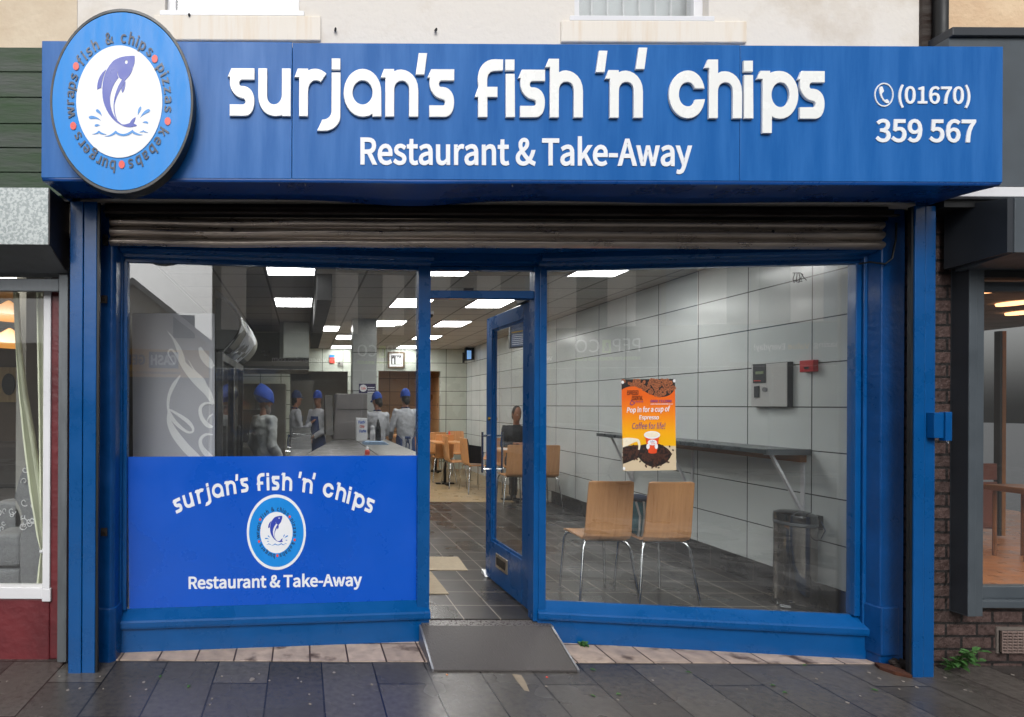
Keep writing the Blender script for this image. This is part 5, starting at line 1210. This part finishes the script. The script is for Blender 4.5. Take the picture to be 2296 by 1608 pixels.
rn=random.Random(5)
for i in range(26):
    x,y=rn.choice([(rn.uniform(100,205),rn.uniform(340,600)),(rn.uniform(-10,90),rn.uniform(540,660)),(rn.uniform(110,200),rn.uniform(610,640))])
    Yq=4.115 if y<600 and x>95 else (4.295 if x<=95 else 3.896)
    r0=rn.uniform(10,22); a0=rn.uniform(0,6)
    g.tube([ap(x+r0*(1-k/16)*math.cos(a0+k*.45),y+r0*(1-k/16)*1.1*math.sin(a0+k*.45),Yq) for k in range(13)],.0035,5)
g.build('scroll_pattern',m_scr,t)
t2=thing('sofa','dark sofa at the left edge of the furniture shop window','sofa',(-2.6,5.0,.3))
g=MB(); g.box(-3.3,-1.95,5.0,5.8,.3,.75); g.build('base',paint('dark_sofa',C('#33302f'),.9,var=.2,scale=30),t2,bevel=.05); MB().box(-3.3,-1.95,5.6,5.85,.75,1.2).build('backrest',paint('dark_sofa',C('#33302f'),.9),t2,bevel=.05)
q=W(50,1010,4.9); tag(MB().ell((q.x-.05,5.3,.86),(.16,.1,.12)).build('cushion',paint('crimson_cloth',C('#7c1f22'),.9)),'red cushion on the dark sofa in the furniture shop','cushion')
q=W(28,840,7.3); t=thing('wall_picture','striped picture on the furniture shop back wall','picture',tuple(q)); MB().box(q.x-.28,q.x+.1,7.42,7.5,q.z-.35,q.z+.1).build('board',m_beige if False else paint('striped_board',C('#b9a27a'),.7,var=.3,scale=3,stretch=(14,1,.1)),t); MB().ell((q.x-.1,7.40,q.z-.12),(.09,.02,.14)).build('dark_blot',m_black,t)
# ================================================================ right neighbour
nr=thing('right_shop','dark brick shop with grey shutter housing and peach upper wall on the right','shop',(5.5,3.6,0))
MB().box(3.84,9,3.47,3.7,2.8,6.2).build('upper_wall',m_peach,nr)
MB().box(3.84,9,3.7,12,5.9,6.2).build('roof',m_anth_dark,nr)
m_brick=tiles('dark_rustic_bricks',C('#4d3b37'),C('#3e302d'),C('#1a1615'),.19,.0795,.008,(0,2),(3.86,.02),offset=.5,rough=.6,var=.35,vscale=30,rvar=.15,nbump=.9,nscale=45,bump=1)
bx0=3.735; bx1=W(2145,900,3.57).x+.05
g=MB(); g.box(3.72,bx1,3.53,3.76,-.02,2.75).box(bx1,9,3.53,3.76,-.02,W(2200,1365,3.58).z); g.build('brick_wall',m_brick,nr)
xg0=W(2173,900,3.43).x; xg1=W(2208,900,3.43).x
zb=W(2180,1370,3.50).z; 
MB().box(xg0-.003,xg0-.0005,3.432,3.52,zb,2.44).build('guide_side',m_anth_dark,nr)
g=MB().box(xg0,(xg0+xg1)/2-.001,3.43,3.58,zb-.01,2.45).box((xg0+xg1)/2+.001,xg1,3.434,3.58,zb-.01,2.45); g.build('shutter_guide',m_anth,nr,bevel=.003)
xb0=W(2275,566,3.18).x
MB().prismx([(3.18,2.44),(3.18,2.744),(3.47,2.80),(3.47,2.40)],xb0,9).build('shutter_box',m_anth,nr,bevel=.003)
MB().prismx([(3.185,2.442),(3.185,2.742),(3.5,2.80),(3.5,2.42)],xb0-.035,xb0).build('shutter_box_end',m_anth_dark,nr)
MB().box(xg1,9,3.44,3.50,2.36,2.40).build('shutter_lip',m_black,nr)
zt_=W(2260,85,3.32).z
MB().box(3.72,9,3.32,3.46,W(2250,418,3.32).z,zt_).build('fascia_board',m_anth,nr)
MB().box(3.72,9,3.30,3.46,zt_,zt_+.05).build('fascia_cap',m_anth_dark,nr,bevel=.004)
MB().box(3.70,9,3.30,3.46,W(2250,441,3.3).z,W(2250,419,3.3).z).build('white_trim',m_upvc,nr,bevel=.003)
MB().box(3.72,9,3.34,3.6,2.745,W(2250,441,3.3).z-.002).build('under_board',m_black,nr)
# window frame
zw=W(2240,1316,3.54).z; zw2=W(2240,1359,3.54).z
g=MB().box(xg1,9,3.50,3.60,zw2,zw2+.045).box(xg1,9,3.545,3.60,zw2+.045,zw); g.box(xg1,9,3.545,3.6,2.30,2.36); g.build('window_frame',m_anth,nr,bevel=.004)
MB().box(xg1,9,3.57,3.576,zw,2.30).build('pane',m_pane2,nr)
MB().box(3.95,9,3.76,8.0,.0,.285).build('shop_floor',tiles('oak_floor',C('#b5713f'),C('#a06034'),C('#6a3c1e'),.9,.09,.002,(0,1),(0,3.7),offset=.4,rough=.35,var=.2,vscale=12),nr)
MB().box(3.95,9,8.0,8.1,.28,2.8).box(3.95,4.0,3.76,8,.28,2.8).build('inside_wall',tiles('cream_panels',C('#a9a39a'),C('#a39d94'),C('#4c463f'),2.0,.33,.006,(0,2),(0,1.58),rough=.5,var=.05),nr)
MB().box(3.95,9,3.76,8.0,2.60,2.66).build('inside_ceiling',tiles('grey_ceiling',C('#8b8a88'),C('#858482'),C('#5a5958'),1.2,.3,.008,(0,1),(0,3.9),rough=.8,var=.05),nr)
for x_ in (4.6,6.4): MB().box(x_,x_+.45,3.95,4.75,2.585,2.598).build('emissive_panel',emit('unseen_fill_panel_b',(1,.93,.82,1),5),nr)  # unseen emitters, put in only to brighten this shop's interior
# brown units and door inside
def rp_(u,v,Y): return W(u,v,Y)
a=W(2212,1080,5.6); b=W(2240,1232,5.6); 
t=thing('brown_unit','chestnut brown drawer unit inside the right shop','cabinet',(6.8,5.6,.285))
MB().box(5.6,b.x,5.62,6.2,.4,W(0,1080,5.6).z-.02).build('body',paint('chestnut',C('#6b3a2c'),.4,var=.15),t,bevel=.004)
for z0,z1 in ((.42,.86),(.88,1.04)): MB().box(5.65,b.x-.02,5.60,5.62,z0,z1).build('drawer',paint('chestnut',C('#6b3a2c'),.4,var=.15),t,bevel=.004)
a=W(2246,900,5.75)
t=thing('glazed_partition','amber glass partition with black edge inside the right shop','partition',(6.9,5.8,.3))
MB().box(5.5,W(2242,900,5.8).x,6.25,6.28,.3,2.3).build('amber_panel',paint('amber_panel',C('#9a6a34'),.4,var=.2,scale=2),t)
MB().box(W(2242,900,5.75).x,W(2247,900,5.75).x,5.75,5.8,.3,2.35).build('black_edge',m_black,t); MB().box(W(2248,900,5.75).x,W(2256,900,5.75).x,5.75,5.8,.3,2.35).build('wood_edge',paint('oak_edge',C('#8a5a2c'),.4),t)
for u,v,lb in ((2225,652,'nearest orange ceiling ring light in the right shop'),(2272,682,'middle orange ceiling ring light in the right shop'),(2290,703,'farthest orange ceiling ring light in the right shop')):
    a_,b_=ray(u,v); Y=(2.58-HC)/b_; p=Vector((a_*Y,Y,2.58))
    tag(MB().lathe((p.x,p.y,2.575),[(.10,0),(.12,0),(.125,.02),(.09,.02)],24,K).build('ring_light',emit('ring_orange',C('#ffb27a'),3)),lb,'ceiling light','ring lights in the right shop')
q=W(2278,1105,4.9); t=thing('wooden_stool','brown wooden stool inside the right shop','stool',(q.x+.15,4.9,.285))
MB().box(q.x-.05,q.x+.3,4.8,5.1,q.z,q.z+.05).build('seat',paint('stool_wood',C('#7d4b24'),.4),t,bevel=.01)
for dx in (0,.25):
    for dy in (4.83,5.05): MB().tube([(q.x+dx,dy,.286),(q.x+dx,dy,q.z)],.014,8).build('leg',paint('stool_wood',C('#7d4b24'),.4),t)
for v in (815,1293): pass
# air brick
t=thing('air_brick','beige louvred air brick in the dark brick wall on the right','vent',(4.1,3.52,.15))
p=W(2238,1413,3.525); q=W(2286,1462,3.525)
g=MB().box(p.x-.012,q.x+.05,3.522,3.56,q.z-.008,p.z+.02); g.build('mortar_surround',paint('mortar',C('#6a625c'),.9,var=.2,scale=40,bump=.5),t)
MB().box(p.x,q.x+.03,3.516,3.522,q.z,p.z).build('recess',m_black,t)
g=MB()
for k in range(8):
    z=q.z+(p.z-q.z)*k/7.5; g.box(p.x,q.x+.03,3.506,3.516,z,z+.008)
for k in range(6):
    x=p.x+(q.x+.03-p.x)*k/5.1; g.box(x,x+.004,3.504,3.5155,q.z,p.z)
g.build('grille',paint('beige_grille',C('#7d6c66'),.6),t)
# downpipe
t=thing('downpipe','black drainpipe running down the joint between white and peach walls','drainpipe',(3.82,3.42,3.4))
px0=W(2088,50,3.41).x; px1=W(2112,50,3.41).x
MB().tube([((px0+px1)/2+.012,3.40,2.8),((px0+px1)/2+.012,3.40,6.1)],.036,16,.85).build('pipe',m_black,t,smooth=True)
MB().box(px0-.03,px1+.02,3.43,3.455,2.8,6.1).build('back_strip',m_rust,t)
MB().box(px0-.005,px1+.02,3.36,3.44,4.35,4.40).build('bracket',m_black,t)
# ================================================================ weeds, litter, gum on the ground
m_leaf=paint('weed_green',C('#37602a'),.65,var=.5,scale=30); m_leafd=paint('leaf_dark',C('#33591f'),.6,var=.4,scale=30)
def leaf(g,base,dir_,up,L,wd):
    d_=Vector(dir_).normalized(); s=d_.cross(Vector(up)).normalized(); n=Vector(up)
    g.add([base,base+d_*L*.35+s*wd+n*L*.1,base+d_*L*.7+s*wd*.8+n*L*.08,base+d_*L-n*L*.08,base+d_*L*.7-s*wd*.8+n*L*.08,base+d_*L*.35-s*wd+n*L*.1],[(0,1,2,3,4,5)])
def weed(name,label,x,y,n,hh,L,seed,lean=(0,0)):
    r=random.Random(seed); t=thing(name,label,'plant',(x,y,0)); g=MB(); st_=MB()
    for i in range(n):
        a=r.uniform(0,6.28); tip=Vector((x+lean[0]*r.uniform(.3,1)+math.cos(a)*.05*hh/.2,y+lean[1]*r.uniform(.3,1)-abs(math.sin(a))*.04,hh*r.uniform(.5,1)))
        b=Vector((x+r.uniform(-.02,.02),y,0)); mid=(b+tip)/2+Vector((0,0,.02)); st_.tube([b,mid,tip],.0025,5)
        for k in range(7):
            f=.25+.75*k/6; p=b.lerp(tip,f); aa=r.uniform(0,6.28); leaf(g,p,(math.cos(aa)*K,math.sin(aa)-.3,r.uniform(-.3,.6)),(0,-.2,1),L*r.uniform(.6,1.1),L*.24)
    st_.build('stem',m_leafd,t); g.build('leaves',m_leaf,t)
q=floorpt(2130,1495,0); weed('weed','leafy green weed at the foot of the dark brick wall',q[0]-.07,3.47,7,.16,.06,3,(.07,-.08))
q=floorpt(1318,1455,.004); weed('weed','tiny green weed on the beige tiles right of the ramp',q[0],3.80,4,.035,.035,4)
rng=random.Random(11)
def blob(u,v,r,n=9):
    x,y=floorpt(u,v,0); return [(x+r*K*rng.uniform(.7,1.15)*math.cos(2*math.pi*i/n),y+r*rng.uniform(.7,1.15)*math.sin(2*math.pi*i/n)) for i in range(n)]
m_gum=paint('chewing_gum',C('#857d76'),.8,var=.15,scale=60)
gum=[(565,1524,.021,'large round grey chewing gum spot on the paving left of the ramp')]
S1=lambda x,y:(x*.892/1.784,(2550+y*.892)/1.784); S2=lambda x,y:((2048+x*.892)/1.784,(2550+y*.892)/1.784)
gl=[S1(*p) for p in ((32,197),(267,175),(304,237),(358,229),(448,176),(463,231),(585,265),(645,201),(655,234),(995,175),(950,275),(1162,164),(1209,194),(1351,199),(1498,158),(1387,256),(1390,299),(1582,259),(1588,299),(1667,211),(2100,120),(941,302),(1337,183))]
gl+=[S2(*p) for p in ((153,220),(632,193),(642,300),(1052,232),(1390,159),(1365,186),(1600,158),(1647,184),(1562,263),(1505,293),(1736,232),(1815,224),(1752,197),(2058,244),(1943,181),(2030,236),(679,138),(2245,168),(475,281))]
for u,v,r,lb in gum:
    tag(MB().prismz(blob(u,v,r,12),.0005,.0028).build('chewing_gum',m_gum),lb,'chewing gum')
for u,v in gl:
    o=MB().prismz(blob(u,v,rng.uniform(.006,.011)),.0005,.0025).build('chewing_gum',m_gum); tag(o,'small pale trodden gum spot on the dark paving slabs','chewing gum','small gum spots on the pavement')
for (u,v,a,m_) in [(*S1(715,182),1.4,m_leaf),(*S1(840,227),1.2,m_leaf),(*S2(350,143),-.6,m_leaf),(*S2(350,258),-1.0,m_leafd),(*S2(466,257),.1,m_leaf),(*S2(1157,217),.0,m_leafd),(*S2(1212,250),.1,m_leaf),(*S2(1305,128),.2,m_leafd),(*S2(1608,234),-.7,m_leaf),(*S2(778,156),-.4,m_leafd),(*S2(2095,118),0,m_leaf)]:
    x,y=floorpt(u,v,0); g=MB(); leaf(g,Vector((x,y,.003)),(math.cos(a),math.sin(a),.05),(0,0,1),.032,.008); o=g.build('fallen_leaf',m_); sd=o.modifiers.new('s','SOLIDIFY'); sd.thickness=.0008
    tag(o,'small green fallen leaf lying on the wet paving slabs','leaf','fallen leaves on the pavement')
tag(MB().prismz([floorpt(*S2(0,165),0),floorpt(*S2(42,170),0),floorpt(*S2(60,200),0),floorpt(*S2(78,243),0),floorpt(*S2(55,238),0),floorpt(*S2(25,200),0)],.0005,.002).build('mortar_smear',paint('mortar_smear',C('#8a7d6c'),.8,var=.2,scale=30)),'pale brown mortar smear on the slabs in front of the ramp','stain')
tag(MB().prismz([floorpt(*S2(1625,125),0),floorpt(*S2(1690,135),0),floorpt(*S2(1760,160),0),floorpt(*S2(1795,185),0),floorpt(*S2(1720,170),0),floorpt(*S2(1650,145),0)],.0005,.02).build('rust_flake',paint('orange_rust',C('#4e2a1a'),.9,var=.4,scale=40,bump=.8)),'rusty flaking metal strip at the foot of the right blue pilaster','rusty strip')
for u,v,c_ in ((*S2(153,181),m_red_dot),(*S1(2000,170),paint('litter_tan',C('#c98a5c'),.7))):
    x,y=floorpt(u,v,0); tag(MB().prismz([(x,y),(x+.012,y),(x+.01,y+.012),(x+.002,y+.01)],.0006,.004).build('litter_scrap',c_),'tiny '+('red' if c_ is m_red_dot else 'tan')+' scrap of litter on the paving by the ramp','litter')
q=floorpt(*S1(45,84),0); tag(MB().prismz([(q[0]-.02,q[1]),(q[0]+.02,q[1]-.005),(q[0]+.02,q[1]+.02),(q[0],q[1]+.02)],.001,.006).build('litter_scrap',m_print_white),'white paper scrap below the dark red wall','litter')
# ================================================================ other side of the street (seen reflected in the glass)
def ub(name,label,cat,loc): return thing(name,label,cat,loc)
st2=ub('clothes_shop','wide clothes shop with grey and white striped cladding reflected in the windows','shop',(7,-9.5,0))
cols={'l':'#f0ebe6','n':'#3b4454','m':'#77757a','b':'#7b8ca2','d':'#4c4b4e','g':'#9d9c9c'}
ed=[.24,.96,1.69,2.34,2.92,3.61,4.31,5.08,5.77,6.48,7.2,7.87,8.58,9.26,9.96,10.7,11.4,12.2,13]; pat='lnmdglnlmblgdlbnldm'
MB().box(.0,22,-9.6,-9.05,2.7,5.9).build('upper_wall',m_plaster,st2)
for i in range(len(ed)-1):
    c_=cols[pat[i]]; MB().box(ed[i],ed[i+1]-.006,-9.05,-9.0,3.72,5.85).build('cladding_panel',paint('cladding_'+pat[i],C(c_),.5,var=.04),st2)
MB().box(.0,22,-9.05,-8.9,2.62,3.68).build('fascia',paint('fascia_grey',C('#4e5450'),.5,var=.04),st2)
opp=lambda x0,x1,z0,z1,y:(lambda tx,ty,d: Vector((x0+(x1-x0)*tx,y+d,z0+(z1-z0)*ty)))
text_on('lettering','PEP',opp(5.84,5.18,3.03,3.38,-8.9),.02,m_print_white,st2,off=.0); text_on('lettering','CO',opp(4.86,4.26,3.03,3.38,-8.9),.02,m_print_white,st2,off=.0)
MB().box(4.93,5.14,-8.9,-8.88,3.0,3.36).build('tag_emblem',paint('lime',C('#9ec83c'),.4),st2); text_on('lettering','&',opp(5.1,4.97,3.05,3.28,-8.88),.01,m_anth_dark,st2)
text_on('lettering','FASHION FOR WOMEN, MEN & KIDS',opp(5.84,4.26,2.78,2.90,-8.9),.02,paint('lime',C('#9ec83c'),.4),st2)
text_on('lettering','www.pepandco.com',opp(3.69,1.69,2.78,2.98,-8.9),.02,m_print_white,st2)
MB().box(7.9,10.25,-8.9,-8.87,2.72,3.66).build('blue_sign_panel',paint('pale_blue_sign',C('#5c7c8c'),.5),st2)
text_on('lettering','Amazing',opp(10.4,9.68,3.02,3.2,-8.87),.01,m_print_white,st2); text_on('lettering','Value',opp(9.6,9.14,3.02,3.18,-8.87),.01,paint('menu_yellow',C('#c9a020'),.4),st2); text_on('lettering','Everyday!',opp(9.08,8.42,2.97,3.18,-8.87),.01,m_print_white,st2)
MB().box(.0,22,-9.3,-9.25,0,2.62).build('display_back',m_dark_int,st2)
MB().box(.0,22,-8.98,-8.97,.3,2.62).build('pane',m_pane,st2)
MB().box(.0,22,-9.04,-8.9,0,.3).build('stall_riser',m_anth_dark,st2)
for x in (2.2,4.4,6.6,8.8,11,13.2): MB().box(x,x+.06,-9.02,-8.9,.3,2.62).build('mullion',m_anth,st2)
gb=ub('gabled_shop','white gabled shop with a yellow sign reflected in the left window','shop',(-2.2,-9.5,0))
MB().prism([(-4.6,0),(-.05,0),(-.05,3.3),(-2.2,5.0),(-4.6,3.3)],-13,-9.1).build('gable_wall',m_render,gb)
for (a,b) in (((-2.2,5.08),(.1,3.28)),((-2.2,5.08),(-4.8,3.28))):
    MB().prism([a,b,(b[0],b[1]-.16),(a[0],a[1]-.18)],-13,-8.95).build('barge_board',m_upvc,gb)
MB().box(-1.1,-.5,-9.1,-9.05,3.45,4.1).build('window',m_anth_dark,gb)
MB().box(-4.6,-.1,-9.1,-8.95,2.33,3.1).build('fascia',paint('yellow_fascia',C('#d9a22a'),.5),gb)
MB().box(-1.75,-.95,-8.95,-8.93,2.58,3.03).build('blue_panel',paint('navy_panel',C('#1e2c6c'),.5),gb)
text_on('lettering','CASH',opp(-1.0,-1.7,2.66,2.95,-8.93),.01,m_print_white,gb,off=.03); text_on('lettering','GENERATOR',opp(-1.85,-3.5,2.66,2.95,-8.95),.01,paint('navy_panel',C('#1e2c6c'),.5),gb,off=.03)
text_on('lettering','cashgenerator.co.uk',opp(-.9,-2.6,2.4,2.5,-8.95),.01,paint('navy_panel',C('#1e2c6c'),.5),gb)
MB().box(-4.6,-.1,-9.06,-9.02,0,2.33).build('shop_window',m_dark_int,gb)
ob=ub('brick_terrace','plain brick terrace further along the far side of the street','terrace',(-10,-9.5,0))
MB().box(-22,-4.9,-13,-9.2,0,3.3).build('wall',paint('far_brick',C('#6f5a50'),.8,var=.15,scale=3),ob)
for k in range(6): MB().box(-6.6-2.6*k,-5.6-2.6*k,-9.2,-9.16,1.7,2.7).build('window',m_anth_dark,ob)
# parked car across the street, its roof and glass show as pale streaks
car=ub('parked_car','silver parked car at the kerb reflected low in the windows','car',(3.4,-6.3,-.13))
m_car=paint('silver_car_paint',C('#8f9398'),.2,metal=.6,var=.03,coat=.8)
prof=path((1.2,.2),(1.22,.55),((1.3,.66),(1.6,.72),(2.1,.78)),((2.4,1.0),(2.7,1.22),(3.1,1.25)),(4.0,1.25),((4.5,1.22),(4.8,1.0),(5.05,.82)),(5.3,.78),(5.35,.3),(5.3,.15),(1.25,.15))
g=MB().prism([(x,z-.05) for x,z in prof],-7.1,-5.6); g.build('body',m_car,car,bevel=.06,seg=4)
MB().prism([(x,z) for x,z in ((2.35,.80),(2.75,1.14),(4.15,1.14),(4.7,.80))],-5.6,-5.59).build('side_glass',m_black,car)
for x in (1.95,4.6):
    MB().tube([(x,-5.75,.18),(x,-5.56,.18)],.29,24).build('wheel',m_black,car)

g=MB(); rr=random.Random(9)
for i in range(14):
    x=rr.uniform(3.57,3.69); y=rr.uniform(3.47,3.52)
    g.ell((x,y,rr.uniform(.01,.05)),(rr.uniform(.012,.03)*K,.02,rr.uniform(.01,.022)),7,5,Matrix.Rotation(rr.uniform(0,3),3,'Z'))
tag(g.build('broken_masonry',paint('dark_rubble',C('#2e2622'),.9,var=.5,scale=40,bump=.8)),'dark crumbling masonry in the hole at the foot of the right blue pilaster','rubble')
